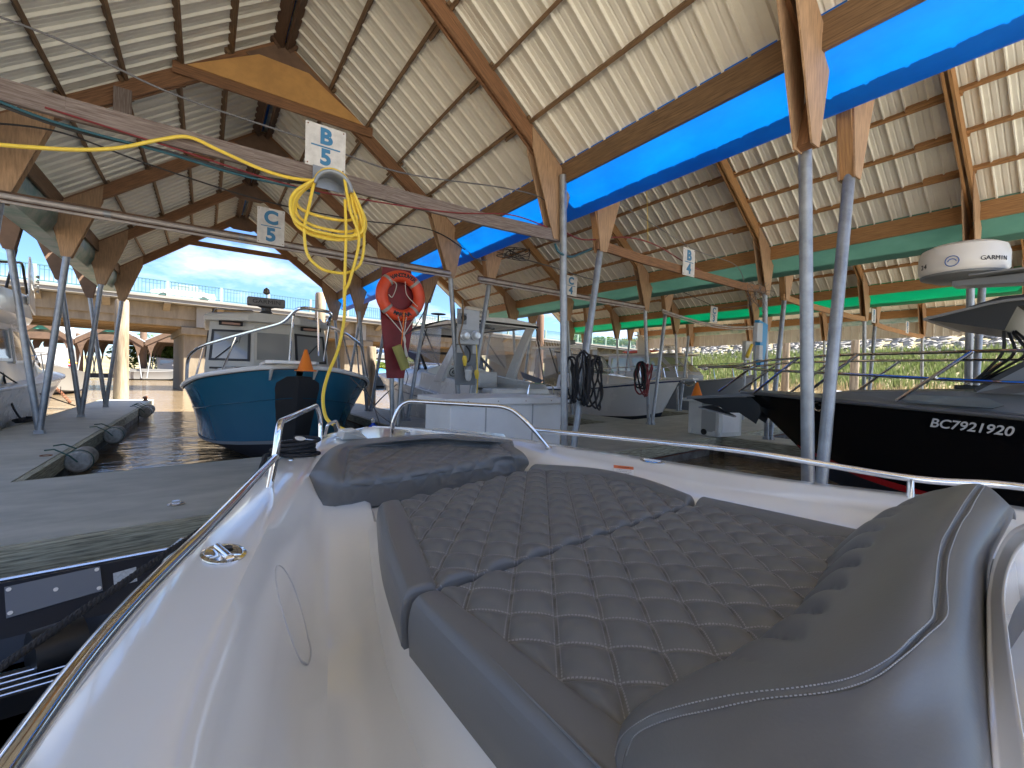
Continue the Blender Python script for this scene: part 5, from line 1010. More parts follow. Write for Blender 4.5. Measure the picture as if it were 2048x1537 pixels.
# bow platform, anchor, rails
b = MB(T); b.prism([(8.9, .42, 1.77), (9.9, .32, 1.70), (11.15, .22, 1.58), (11.25, 0, 1.57), (11.15, -.22, 1.58), (9.9, -.32, 1.70), (8.9, -.42, 1.77)][::-1], (0, 0, .07)); b.build('bow_platform', M_gdeck, kb)
for y in (.19, -.21): MB(T).prism([(9.5, y, 1.72), (11.05, y, 1.60), (10.7, y, 1.50), (10.35, y, 1.48), (10.2, y, 1.34), (9.9, y, 1.36), (9.55, y, 1.16), (9.45, y, 1.4)], (0, .02, 0)).build('anchor_bracket', M_black, kb)
b = MB(T); b.tube([(9.6, 0, 1.5), (10.6, 0, 1.46)], .03, 8); b.prism([(10.6, .02, 1.48), (10.85, .2, 1.42), (10.1, .05, 1.27), (10.1, -.05, 1.27), (10.85, -.2, 1.42)], (0, 0, -.03)); b.build('anchor', mat('anchor_steel', (.2, .2, .21), .35, metal=.8), kb)
tubes(T, [[(3.0, sg*1.30, 2.42), (6.0, sg*1.28, 2.5), (7.9, sg*1.04, 2.50), (9.3, sg*.5, 2.45), (9.9, sg*.36, 2.36), (10.9, sg*.2, 2.34)] for sg in (1, -1)]+[[(3.0, sg*1.33, 2.02), (6.0, sg*1.32, 2.1), (7.9, sg*1.08, 2.2), (9.9, sg*.37, 2.30)] for sg in (1, -1)], .022, kb, 'bow_rail')
tubes(T, [[(x, sg*y, z), (x+.75, sg*(y+.02), 1.8)] for x, y, z in ((4.6, 1.29, 2.46), (6.3, 1.26, 2.5), (7.6, 1.08, 2.5), (8.6, .74, 2.47), (9.5, .4, 2.38)) for sg in (1, -1)]+[[(2.6, 1.3, 2.42), (3.3, 1.34, 1.62)]], .024, kb, 'stanchion')
# wheelhouse: raked pillar, visor roof, arm with radome
T0 = T; T = T0 @ Matrix.Translation((1.05, 0, 0))
M_shiny = mat('dark_side_window', (.10, .09, .07), .03, spec=.9, coat=.9)
for sg in (1, -1): MB(T).prism([(4.9, sg*1.12, 1.95), (5.25, sg*1.05, 1.95), (3.9, sg*.98, 3.05), (2.0, sg*.98, 3.05), (2.0, sg*1.14, 1.95)], (0, -sg*.04, 0)).build('wheelhouse_side', mat('grey_alloy', (.15, .16, .17), .35, metal=.3), kb)
panel(T, [(4.75, 1.13, 2.1), (3.9, 1.05, 2.9), (2.2, 1.05, 2.9), (2.2, 1.13, 2.1)], 'side_window', M_shiny, kb, .004, .01, M_gdeck, .05); panel(T, [(5.22, 1.0, 2.02), (5.22, -1.0, 2.02), (4.05, -.92, 3.0), (4.05, .92, 3.0)], 'windshield', M_shiny, kb, .0, .02, M_black, .06)
b = MB(T); b.prism([(5.75, -1.05, 2.98), (5.05, -1.05, 3.22), (1.5, -1.05, 3.30), (1.5, -1.05, 3.18), (4.9, -1.05, 3.08), (5.0, -1.05, 2.78)], (0, 2.1, 0)); b.build('visor_roof', mat('dark_visor', (.012, .012, .011), .45), kb)
tubes(T, [[(5.78, -1.06, 2.99), (5.78, 1.06, 2.99)], [(5.78, 1.07, 2.99), (5.05, 1.07, 3.16), (1.5, 1.07, 3.24)]], .02, kb, 'visor_edge', M_gdeck)
b = MB(T); b.tube([(5.25, .25, 2.90), (5.25, .55, 2.90)], .055, 12); b.build('search_light', M_black, kb, smooth=True)
tubes(T, [[(5.05, .75-.14*i, 2.9), (5.02-.1*i, .8-.12*i, 2.5), (5.3, .75-.14*i, 2.1)] for i in range(4)], .018, kb, 'wiper_hose', M_black)
M_alloy = mat('grey_alloy2', (.24, .25, .26), .35, metal=.2)
b = MB(T); b.prism([(5.6, .3, 3.58), (3.9, .3, 3.58), (3.2, .3, 4.1), (2.5, .3, 4.1), (2.8, .3, 3.3), (4.1, .3, 3.24), (4.6, .3, 3.42), (5.6, .3, 3.50)], (0, .3, 0)); b.prism([(5.4, .1, 3.585), (3.4, .1, 3.60), (3.4, .8, 3.60), (5.4, .8, 3.585)][::-1], (0, 0, .03)); b.build('radar_arm', M_alloy, kb, bevel=.01)
rc = V((5.52, .45, 3.72)); b = MB(T); b.lathe([(.0, -.12), (.30, -.12), (.42, -.08), (.48, .0), (.48, .22), (.45, .32), (.36, .37), (0, .39)], rc, n=40); rr = b.build('radome', mat('radome_white', (.72, .71, .69), .3), kb, smooth=True)
b = MB(T); b.lathe([(.31, -.13), (.45, -.08), (.462, -.05), (.30, -.14)], rc, n=40); b.build('radome_skirt', M_gdeck, rr, smooth=True)
def onr(an, z): return T @ (rc+V((math.cos(an)*.486, math.sin(an)*.486, z)))
def ont(an): return T.to_3x3() @ V((-math.sin(an), math.cos(an), 0))
an_c = math.atan2(*( (T.inverted() @ V((0, 0, 2.0))-rc)[i] for i in (1, 0)))
M_lb = mat('logo_blue', (.02, .12, .42), .4)
an = an_c-.22
b = MB()
nn = T.to_3x3() @ V((math.cos(an), math.sin(an), 0)); b.torus(onr(an, .08), .072, .006, nn, 24, 6); b.torus(onr(an, .065), .045, .006, nn, 20, 6, .2, 2.9); b.build('radome_emblem', M_lb, rr)
for ci, (an2, s_) in enumerate([(an_c+.42+.115*i, ch) for i, ch in enumerate('GARMIN')]):
    nn = T.to_3x3() @ V((math.cos(an2), math.sin(an2), 0)); xx = V((0, 0, 1)).cross(nn); text(s_, frame(onr(an2, .08), xx, (0, 0, 1)), .085, M_black, 'radome_letter', rr, thick=.002)
for ci, (an2, s_) in enumerate([(an_c-1.05+.13*i, ch) for i, ch in enumerate('24')]):
    nn = T.to_3x3() @ V((math.cos(an2), math.sin(an2), 0)); xx = V((0, 0, 1)).cross(nn); text(s_, frame(onr(an2, .07), xx, (0, 0, 1)), .1, M_black, 'radome_letter', rr, thick=.002)
tubes(T, [[(4.0, 1.0, 3.3), (4.05, 1.0, 3.42), (2.0, 1.0, 3.5)]], .02, kb, 'roof_rail')

# ---------------- white cruiser at the far left with flybridge
T = frame((-5.45, 12.2, 0), (0, 1, 0), (-1, 0, 0)); lb = thing('flybridge_cruiser', 'white flybridge cruiser at the left edge behind the V shaped dock posts', 'boat', (-5.45, 17, 0))
H = Hull(T, [(0, 1.6, 1.3, 0, 1.5, .3, 0, -.3), (4, 1.7, 1.4, 4, 1.5, .3, 4, -.3), (7.5, 1.65, 1.5, 7.4, 1.35, .35, 7.3, -.2), (10, 1.25, 1.6, 9.6, .8, .45, 9.3, 0), (11.4, .6, 1.68, 10.8, .25, .6, 10.6, .2), (11.9, .05, 1.7, 11.3, .02, .7, 11.1, .4)], .2)
H.make(lb, M_wht, M_bottom); H.rub(lb, M_wht, .04); H.deck(lb, M_wht, .15, .03)
house(T, [(1.5, ring_(1.45, 1.4, 1.25, 3.0, 3.1)), (6.4, ring_(1.35, 1.45, 1.15, 3.0, 3.1)), (7.6, ring_(1.2, 1.5, .95, 2.2, 2.25)), (9.8, ring_(.9, 1.6, .6, 1.95, 1.98))], lb, 'cabin', M_wht)
for sg in (1, -1):
    panel(T, [(6.9, sg*1.26, 2.05), (6.2, sg*1.17, 2.85), (4.9, sg*1.20, 2.85), (4.7, sg*1.33, 2.0)][::-sg], 'side_window', M_lite, lb, .02, .02, M_wht, .07); panel(T, [(4.4, sg*1.33, 2.05), (4.4, sg*1.24, 2.85), (2.4, sg*1.26, 2.85), (2.4, sg*1.34, 2.05)][::-sg], 'side_window', M_win, lb, .02, .02, M_wht, .07)
house(T, [(.6, mirror([(0, 1.2, 3.0), (0, 1.6, 3.25), (0, 1.5, 3.75), (0, 1.3, 3.78)])), (5.5, mirror([(0, 1.15, 3.0), (0, 1.5, 3.2), (0, 1.4, 3.85), (0, 1.2, 3.88)])), (7.4, mirror([(0, .8, 3.08), (0, 1.0, 3.15), (0, .9, 3.3), (0, .7, 3.32)]))], lb, 'flybridge', M_wht)
b = MB(T); b.prism([(5.2, -1.5, 3.6), (6.6, -1.32, 3.4), (6.2, -1.35, 4.75), (5.3, -1.5, 4.9)], (0, .05, 0)); fw = b.build('venturi_wing', M_wht, lb, bevel=.02)
b = MB(T)
for i in range(4): b.tube([(5.75, -1.51, 4.0+.14*i), (5.95, -1.5, 4.06+.14*i), (6.1, -1.47, 4.02+.14*i)], .022, 6)
b.build('vent_louvre', M_gdeck, fw)
panel(T, [(7.2, -.85, 2.05), (6.55, -.8, 2.9), (6.55, .8, 2.9), (7.2, .85, 2.05)], 'windshield', M_win, lb, .08, .02)
tubes(T, [[(3.5, -1.5, 3.8), (4.2, -1.5, 4.9), (3.2, -1.4, 5.2)], [(3.0, -1.4, 4.3), (4.6, -1.5, 4.6), (5.0, -1.5, 3.85)]], .03, lb, 'bimini_frame', M_black)
panel(T, [(7.6, -1.38, 1.0), (8.6, -1.2, 1.05), (8.4, -1.25, 1.25), (7.5, -1.42, 1.2)], 'porthole', M_win, lb, .25, .02)
tubes(T, [[(6.0, -1.35, 1.5), (6.2, -1.4, 2.2), (9.5, -1.1, 2.35), (11.9, 0, 2.4)]]+[[(x, -y, 2.3), (x+.05, -y-.08, 1.55)] for x, y in ((7.2, 1.3), (8.6, 1.15), (10.2, .85))], .016, lb, 'bow_rail')
b = MB(T); b.box((9.6, -.35, 1.92), (10.1, .1, 2.0)); b.build('deck_hatch', M_win, lb)
R_ = random.Random(2); b = MB(T); pc = [V((12.0, -.1, 1.66)), V((12.3, -.35, 1.3)), V((12.45, -.7, .9)), V((12.5, -1.0, .45))]
pts = crom(pc, 12)
for i, p in enumerate(pts): b.torus(p, .045, .016, (1, .3, .2) if i % 2 else (.2, 1, .3), 10, 5)
b.build('anchor_chain', M_rust, lb)
text('BC40612', frame(T @ V((9.9, -1.07, 1.22)), T.to_3x3() @ V((1.4, .55, 0)), (0, 0, 1)), .2, M_navy, 'registration', lb) if False else None
# ================================================================== objects on and around the docks
# white locker behind the bow rail
lk = thing('dock_locker', 'long white fibreglass locker with a flat overhanging lid, on the walkway dock', 'locker', (4.5, 6.9, DZ)); M_lock = mat('locker_white', (.86, .87, .87), .35, var=.08, vscale=1.5)
MB().box((3.32, 6.5, DZ), (5.72, 7.5, 1.50)).build('body', M_lock, lk, bevel=.01)
b = MB(); b.prism([(3.18, 6.42, 1.50), (5.86, 6.42, 1.50), (5.86, 6.42, 1.60), (4.5, 6.42, 1.625), (3.18, 6.42, 1.60)][::-1], (0, 1.15, .02)); b.build('lid', M_lock, lk, bevel=.012)
b = MB()
for x in (4.0, 5.02): b.box((x-.012, 6.49, DZ), (x+.012, 6.505, 1.49))
b.build('panel_seam', mat('seam_grey', (.4, .41, .43), .5), lk)
b = MB(); b.beam((5.7, 6.40, 1.51), (5.98, 6.38, 1.51), .02, .02); b.build('latch', M_black, lk)
b = MB()
for x in (3.6, 4.2, 4.8, 5.4): b.cyl((x, 6.412, 1.56), (x, 6.42, 1.56), .008, 8)
b.build('rivet', M_rust, lk)
def cone(label, x, y, z, h, r):
    t = thing('traffic_cone', label, 'traffic cone', (x, y, z), group='orange cones')
    MB().lathe([(r, .02), (r*.96, .03), (r*.2, h*.97), (r*.13, h), (0, h)], (x, y, z), n=24).build('cone_body', M_orange, t, smooth=True)
    MB().box((x-r*1.15, y-r*1.15, z), (x+r*1.15, y+r*1.15, z+.022)).build('base', M_orange, t, bevel=.006)
c = aty(611, 743, 8.78); cone('orange cone standing on the blue boat pulpit', c.x, c.y, c.z, .40, .14)
# grey box with knobs
bx = thing('utility_box', 'pale grey metal box with round knobs, beneath the second orange cone', 'box', (12.7, 7.1, DZ)); M_bxm = mat('pale_grey_enamel', (.72, .74, .71), .4, var=.1)
T = Matrix.Translation(V((11.45, 6.55, DZ))) @ Matrix.Rotation(math.radians(-6), 4, 'Z')
MB(T).box((0, 0, 0), (1.0, 1.0, .93)).build('body', M_bxm, bx, bevel=.02); MB(T).box((-.16, -.06, .93), (1.05, 1.1, 1.02)).build('lid', M_bxm, bx, bevel=.01)
b = MB(T); b.box((-.006, .1, .12), (-.001, .55, .9)); b.build('door_panel', mat('panel_outline', (.38, .4, .39), .4), bx); b = MB(T); b.box((.15, -.006, .12), (.9, -.001, .88)); b.build('front_panel', M_lock, bx, bevel=.002)
for yy, rr, mm in ((.9, .07, M_bxm), (.45, .085, M_black), (.12, .06, M_bxm)): MB(T).cyl((-.03, yy, .1), (0, yy, .1), rr, 16).build('knob', mm, bx, smooth=True)
MB(T).cyl((.08, -.02, .1), (.08, 0, .1), .06, 16).build('knob', M_bxm, bx, smooth=True)
c = T @ V((.02, .75, 1.02)); cone('orange cone standing on the pale grey utility box', c.x, c.y, c.z, .46, .17)
# lifebuoy station
ls = thing('lifebuoy_station', 'dark red wooden backboard on two grey posts holding the lifebuoy', 'board', (3.42, 9.5, 1.9)); M_redp = mat('dark_red_paint', (.24, .018, .025), .5, var=.35, vscale=3, bump=.3, bscale=12)
Y0 = 9.30; q = [aty(u, v_, Y0) for u, v_ in ((766, 534), (822, 542), (832, 600), (824, 660), (808, 757), (774, 757), (764, 655), (758, 590))]
b = MB(); b.prism(q[::-1], (0, .03, 0)); b.build('backboard', M_redp, ls)
MB().tube([aty(782, 650, 9.37), V((aty(787, 800, 9.37).x, 9.37, DZ))], .05, 12).build('post', M_galv, ls, smooth=True); MB().tube([aty(812, 640, 9.37), V((aty(791, 800, 9.37).x+.05, 9.37, DZ))], .05, 12).build('post', M_galv, ls, smooth=True)
bu = thing('lifebuoy', 'orange lifebuoy with grey bands lettered VANCOUVER MARINA', 'lifebuoy', (3.41, 9.15, 3.65)); C_ = V((3.41, 9.13, 3.65)); M_buoy = mat('lifebuoy_orange', (.78, .085, .03), .42, var=.15, vscale=2)
MB().torus(C_, .415, .125, (0, 1, 0), 56, 16).build('ring', M_buoy, bu, smooth=True)
for a in (45, 135, 225, 315):
    a0 = math.radians(a-4.2); a1 = math.radians(a+4.2); pts = [C_+V((math.cos(t)*.415, 0, math.sin(t)*.415)) for t in (a0, (a0+a1)/2, a1)]
    MB().tube(pts, .13, 20, caps=False).build('reflective_band', mat('grey_tape', (.32, .32, .30), .4), bu, smooth=True)
def arc_text(s, c, R_, a_mid, step, size, m, par, flip=False, y=-.128):
    for i, ch in enumerate(s):
        a = a_mid+((len(s)-1)/2-i)*step*(-1 if flip else 1); p = c+V((math.cos(a)*R_, y, math.sin(a)*R_)); up = V((math.cos(a), 0, math.sin(a)))*(-1 if flip else 1)
        x = V((up.z, 0, -up.x)); text(ch, frame(p, x, up), size, m, 'letter', par, thick=.004, bold=.004)
arc_text('VANCOUVER', C_, .415, math.pi/2, math.radians(8.6), .115, M_black, bu); arc_text('MARINA', C_, .415, -math.pi/2, math.radians(8.6), .115, M_black, bu, True)
b = MB(); b.tube(crom([C_+V((-.3, -.13, .29)), C_+V((-.12, -.05, .22)), C_+V((-.2, -.05, -.05)), C_+V((-.3, -.1, -.02))], 8), .009, 6); b.tube(crom([C_+V((.06, -.08, .3)), C_+V((.1, -.06, .05)), C_+V((.25, -.08, -.12)), C_+V((.33, -.13, -.2))], 8), .009, 6)
b.build('grab_line', M_rope_w, bu, smooth=True)
t = thing('heaving_line', 'pale rope bundle with olive float hanging beneath the lifebuoy', 'rope', C_+V((.05, -.1, -.5))); b = MB()
for dx, a in ((-.35, 0), (-.1, 1), (.1, 2), (.3, 3)): b.tube(crom([C_+V((dx, -.1, -.42)), C_+V((.03, -.16, -.85)), C_+V((.05, -.16, -1.1+.03*a)), C_+V((.07+.02*a, -.16, -1.3))], 8), .010, 6)
b.build('line', M_rope_w, t, smooth=True); MB().tube(crom([C_+V((.02, -.16, -.35)), C_+V((.0, -.17, -.7)), C_+V((-.04, -.17, -1.25))], 8), .012, 6).build('orange_cord', M_orange, t, smooth=True)
p = aty(793, 692, 9.0); q = aty(811, 738, 9.0); MB().cyl(p, q, .10, 16).build('float', mat('olive_foam', (.36, .34, .10), .7, var=.2), t, smooth=True); MB().tube(crom([q, q+V((.06, 0, -.15)), q+V((.03, .05, -.35))], 6), .008, 6).build('tail', M_wire, t, smooth=True)
# electric meter pedestal between the posts
mp_ = thing('meter_pedestal', 'grey electric meter boxes with two glass dials mounted on post', 'electrical box', (5.2, 9.3, 1.8)); M_el = mat('electrical_grey', (.56, .58, .59), .4, metal=.0, var=.15, vscale=3)
def rc_(u0, v0, u1, v1, y, d, nm, m, bev=.01):
    p, q = aty(u0, v1, y), aty(u1, v0, y); return MB().box((min(p.x, q.x), y-d, min(p.z, q.z)), (max(p.x, q.x), y, max(p.z, q.z))).build(nm, m, mp_, bevel=bev)
rc_(910, 622, 954, 770, 9.33, .02, 'mounting_board', M_gdeck); rc_(914, 624, 953, 660, 9.3, .16, 'upper_box', M_el); rc_(915, 628, 932, 648, 9.13, .05, 'socket_plate', M_gdeck); rc_(912, 660, 953, 688, 9.3, .14, 'meter_box', M_el)
rc_(913, 692, 925, 706, 9.3, .1, 'breaker_box', M_el); rc_(941, 692, 950, 708, 9.3, .1, 'breaker_box', M_el)
M_mglass = mat('meter_glass', (.8, .82, .82), .08, metal=.2, coat=1)
for u in (929, 950):
    c = aty(u, 672, 9.15); g_ = MB().lathe([(.115, 0), (.12, .03), (.10, .05), (.095, .12), (.07, .15), (0, .155)], c, (0, -1, 0), 24).build('meter_dial', M_mglass, mp_, smooth=True); MB().torus(c+V((0, -.02, 0)), .118, .012, (0, 1, 0), 24, 6).build('meter_collar', M_chrome, g_, smooth=True)
c = aty(928, 636, 9.08); MB().lathe([(.07, 0), (.06, .03), (0, .04)], c, (0, -1, 0), 16).build('dial_knob', M_black, mp_, smooth=True)
MB().tube(crom([aty(925, 600, 9.2), aty(926, 640, 9.02), aty(918, 680, 9.02), aty(928, 710, 9.05), aty(929, 735, 9.05)], 8), .02, 8).build('supply_lead', mat('brown_cable', (.2, .14, .08), .6), mp_, smooth=True)
MB().tube(crom([aty(932, 692, 9.1), aty(940, 705, 9.05), aty(938, 722, 9.05), aty(930, 725, 9.05)], 8), .02, 8).build('short_lead', M_black, mp_, smooth=True)
for pts in (((929, 712), (930, 732)), ((953, 740), (954, 758))):
    p, q = aty(*pts[0], 9.02), aty(*pts[1], 9.02); g_ = MB().tube([p, p.lerp(q, .3), p.lerp(q, .5), q], [.04, .06, .055, .035], 12).build('yellow_plug', M_yel, mp_, smooth=True)
MB().tube(crom([aty(953, 690, 9.05), aty(954, 720, 9.05), aty(955, 760, 9.05), aty(953, 800, 8.9)], 8), .014, 6).build('yellow_lead', M_yel, mp_, smooth=True)
c = aty(937, 738, 9.15); MB().lathe([(.10, 0), (.10, -.08), (.085, -.1), (.085, -.2), (.05, -.28), (0, -.3)], c, n=18).build('dock_lamp_glass', M_mglass, mp_, smooth=True); MB().lathe([(0, .1), (.07, .08), (.11, 0), (.11, -.03)], c, n=18).build('dock_lamp_cap', M_galv, mp_, smooth=True)
MB().cyl(aty(944, 770, 9.4), V((aty(935, 795, 9.4).x, 9.4, DZ)), .05, 12).build('pedestal_post', M_galv, mp_, smooth=True)
# hose bracket and yellow hose
hb = thing('hose_bracket', 'grey metal half round hose bracket screwed to the timber beam', 'hose holder', (1.18, 5.6, 4.2)); M_br = mat('bracket_zinc', (.33, .36, .40), .4, metal=.4, var=.15)
c = V((1.19, 5.62, 4.14)); MB().box(c+V((-.19, 0, .02)), c+V((.16, .012, .27))).build('back_plate', M_br, hb)
g = []
for i in range(17):
    a = math.pi*i/16; g.append([c+V((math.cos(a)*.18, -.002, math.sin(a)*.17-.02)), c+V((math.cos(a)*.18, -.22, math.sin(a)*.17-.03)), c+V((math.cos(a)*.215, -.235, math.sin(a)*.205-.03))])
b = MB(); b.loft(g); b.build('saddle', M_br, hb, smooth='all', solid=.006)
hz = thing('hose', 'coiled yellow water hose hanging from the bracket down to the bow', 'hose', (1.2, 5.4, 3.6)); hr = .0175
def loopp(cx, cz, rx, top, bot, y, sk=0.):
    o = []
    for i in range(25):
        a = math.radians(100)-math.tau*i/24*.97; z = math.sin(a); o.append(V((cx+math.cos(a)*rx*(1+.1*z)+sk*(1-z), y, (top if z > 0 else 0)+(z*(cz-bot) if z < 0 else (z-1)*.0)+(cz if z < 0 else (cz+z*(top-cz))-top))))
    return o
R_ = random.Random(12)
for i, (rx, bot, cx, cz) in enumerate(((.33, 3.80, 1.15, 4.0), (.36, 3.66, 1.17, 3.95), (.38, 3.60, 1.16, 3.95), (.40, 3.56, 1.18, 3.92), (.35, 3.53, 1.12, 3.9), (.33, 3.15, 1.22, 3.8), (.40, 3.57, 1.14, 3.95))):
    y = 5.57-.026*i; m_ = (4.1+bot)/2; o = [(1.19, y, 4.325), (1.31, y, 4.285), (1.385, y, 4.17), (cx+rx*.86, y-.01, lerp(4.15, m_, .55)), (cx+rx, y-.02, lerp(4.15, m_, 1.05)), (cx+rx*.9, y-.02, lerp(m_, bot, .65)), (cx+rx*.5, y-.02, lerp(m_, bot, .94)), (cx, y-.02, bot), (cx-rx*.5, y-.02, lerp(m_, bot, .94)), (cx-rx*.9, y-.02, lerp(m_, bot, .65)), (cx-rx, y-.02, lerp(4.15, m_, 1.05)), (cx-rx*.86, y-.01, lerp(4.15, m_, .55)), (.995, y, 4.17), (1.07, y, 4.285)]
    MB().tube(crom(o, 6, True), hr, 9, closed=True).build('coil', M_yel, hz, smooth=True)
MB().tube(crom([aty(-60, 285, 5.5), aty(60, 295, 5.52), aty(160, 300, 5.54), aty(240, 296, 5.56), aty(320, 280, 5.58), aty(378, 275, 5.58), aty(440, 302, 5.56), aty(520, 338, 5.55), aty(580, 356, 5.54), aty(632, 362, 5.5)], 8), hr, 9).build('run_along_beam', M_yel, hz, smooth=True)
MB().tube(crom([V((1.3, 5.42, 4.3)), aty(700, 420, 5.40), aty(718, 480, 5.38), aty(700, 560, 5.36), aty(690, 585, 5.33), aty(688, 640, 5.25), aty(676, 700, 5.15), aty(656, 750, 5.0), aty(646, 795, 4.85), aty(652, 835, 4.72), aty(672, 852, 4.62), aty(700, 864, 4.55)], 8), hr, 9).build('tail', M_yel, hz, smooth=True)
MB().tube(crom([aty(690, 400, 5.44), aty(692, 470, 5.42), aty(690, 540, 5.4), aty(688, 600, 5.36)], 8), hr, 9).build('second_fall', M_yel, hz, smooth=True)
MB().cyl(aty(672, 848, 4.6), aty(676, 866, 4.58), .03, 10).build('spray_nozzle', M_black, hz, smooth=True)
# coils of cable on the tall posts
def cable_coil(label, c, n, r0, r1, m, w_, seed, group='coils of shore power cable', tw=.018):
    t = thing('cable_coil', label, 'cable coil', c, group=group); R_ = random.Random(seed)
    for i in range(n):
        o = []; ph = R_.uniform(-.3, .3); dx = (i-(n-1)/2)*w_
        for k in range(22): a = math.tau*k/22; o.append(V(c)+V((dx+r0*.55*math.cos(a)*R_.uniform(.9, 1.1)+.04*math.sin(a+ph), R_.uniform(-.02, .02)-.12*math.cos(a+i), r1*math.sin(a)*(1+.04*ph)-.02*i)))
        MB().tube(crom(o, 3, True), tw, 7, closed=True).build('loop', m, t, smooth=True)
    return t
cable_coil('thick black cable coil hung on the leaning tall post', (5.42, 5.45, 2.05), 9, .16, .42, M_rope_k, .045, 1)
cable_coil('slimmer black cable coil hung behind the upright tall post', (5.20, 5.62, 2.0), 5, .12, .36, M_rope_k, .04, 2)
p = aty(1290, 757, 9.2); cable_coil('red and dark cable coil on the thin post before the white boat', (p.x, 9.2, p.z), 5, .3, .52, M_red, .09, 3, tw=.028); p = aty(1283, 750, 9.15); cable_coil('black cable coil tangled with the red one', (p.x, 9.15, p.z), 3, .22, .42, M_rope_k, .07, 4, tw=.028)
# blue fire cabinet post far right and its boxes
fc = thing('fire_hose_cabinet', 'bright blue slim cabinet with grey meter box on the post pair', 'cabinet', (12.2, 5.6, 2.6))
p, q = aty(1520, 742, 5.55), aty(1534, 650, 5.55); MB().prism([aty(1519, 640, 5.55), aty(1536, 650, 5.55), aty(1532, 700, 5.55), aty(1527, 735, 5.55), aty(1521, 735, 5.55)][::-1], (0, .12, 0)).build('cabinet', mat('cabinet_blue', (.02, .27, .55), .4), fc)
for r_ in ((1506, 648, 1518, 684), (1510, 692, 1518, 720)):
    a, c = aty(r_[0], r_[3], 5.6), aty(r_[2], r_[1], 5.6); MB().box((a.x, 5.5, a.z), (c.x, 5.6, c.z)).build('meter_box', M_el, fc, bevel=.01)
a, c = aty(1486, 720, 9.2), aty(1500, 684, 9.2); t = thing('meter_pedestal', 'narrow grey meter box with yellow plugs on a far post', 'electrical box', a); MB().box((a.x, 9.1, a.z), (c.x, 9.25, c.z)).build('box', M_el, t, bevel=.01); MB().tube(crom([aty(1503, 690, 9.1), aty(1498, 705, 9.05), aty(1494, 715, 9.05)], 5), .07, 8).build('yellow_plug', M_yel, t, smooth=True)
MB().tube([aty(1492, 690, 9.3), V((aty(1490, 700, 9.3).x, 9.3, DZ))], .06, 8).build('post', M_galv, t)
# blue bottle, rope heaps and tub beside the blue boat
c = V((2.62, 8.3, DZ)); t = thing('gas_bottle', 'blue gas bottle standing at the far edge of the walkway dock', 'bottle', c); MB().lathe([(0, 0), (.10, 0), (.11, .02), (.11, .42), (.08, .49), (.035, .52), (.035, .56)], c, n=20).build('bottle', mat('bottle_blue', (.01, .06, .42), .35), t, smooth=True); MB().lathe([(.045, .55), (.05, .57), (.05, .62), (.03, .64), (0, .64)], c, n=12).build('valve', M_chrome, t, smooth=True)
t = thing('rope_heap', 'heap of pale green rope on the dock right of the blue bottle', 'rope', (3.4, 8.5, DZ)); R_ = random.Random(8); b = MB(); b.tube(crom([V((3.25+R_.uniform(-.55, .75), 8.3+R_.uniform(-.35, .4), DZ+.03+R_.uniform(0, .14))) for _ in range(46)], 6), .014, 6); b.build('rope', mat('pale_green_rope', (.30, .38, .34), .8), t, smooth=True)
t = thing('plastic_tub', 'upturned grey tub beside the rope heap on the dock', 'tub', (2.95, 8.05, DZ)); MB().lathe([(.22, 0), (.20, .14), (.16, .17), (0, .17)], (2.98, 8.08, DZ), n=20).build('tub', M_gdeck, t, smooth=True)
t = thing('tool_tray', 'open red and wood coloured tray on the dock beyond the bow', 'tray', (1.5, 6.6, DZ)); MB().box((.95, 6.3, DZ), (1.75, 6.9, DZ+.28)).build('tray_body', mat('tray_brown', (.12, .10, .07), .6, var=.3), t); MB().box((.93, 6.28, DZ+.2), (1.77, 6.30, DZ+.3)).build('red_edge', mat('tray_red', (.5, .05, .03), .4), t)
# mooring lines
def line(label, pts, r, m): o = MB().tube(crom(pts, 10), r, 7).build('mooring_line', m, smooth=True); tag(o, label, 'rope', 'mooring lines'); return o
line('pale line from the blue boat bow rail down to the dock right of it', [aty(690, 745, 9.8), aty(735, 790, 9.2), aty(765, 835, 8.6), V((3.9, 8.4, DZ+.02))], .012, M_wiregr)
line('second thin line from the blue boat to the finger dock', [aty(715, 752, 11), aty(742, 800, 10.4), aty(760, 850, 9.3)], .012, M_wiregr)
line('thin line from the express cruiser bow towards the blue boat', [aty(810, 755, 20), aty(770, 790, 15), aty(740, 822, 11)], .02, M_wiregr)
line('black line from the flybridge cruiser rail to the left dock', [atx(0, 745, -4.0), atx(60, 780, -3.9), atx(150, 812, -3.6)], .018, M_rope_k)
line('black line looping down to the coil on the left dock', [atx(5, 745, -4.1), atx(20, 800, -3.9), atx(35, 830, -3.7), atx(48, 842, -3.5)], .022, M_rope_k)
t = thing('rope_coil', 'small black rope coil lying on the left finger dock edge', 'rope', atz(50, 846, DZ)); R_ = random.Random(6); c = atz(50, 846, DZ); b = MB(); b.tube(crom([c+V((math.cos(i*.9)*R_.uniform(.08, .22), math.sin(i*.9)*R_.uniform(.2, .5), .03+i*.004)) for i in range(24)], 5), .022, 6); b.build('coil', M_rope_k, t, smooth=True)
c = V((-3.98, 14.2, .40)); t = thing('fender', 'black cylindrical fender hanging against the flybridge cruiser', 'fender', c); MB().lathe([(0, -.42), (.15, -.40), (.22, -.3), (.23, 0), (.22, .3), (.15, .40), (0, .42)], c, (0, 1, .1), 20).build('fender_body', mat('black_fender', (.012, .02, .02), .3), t, smooth=True); MB().tube([c+V((0, 0, .2)), c+V((-.05, .1, 1.0))], .015, 6).build('fender_line', M_rope_k, t)
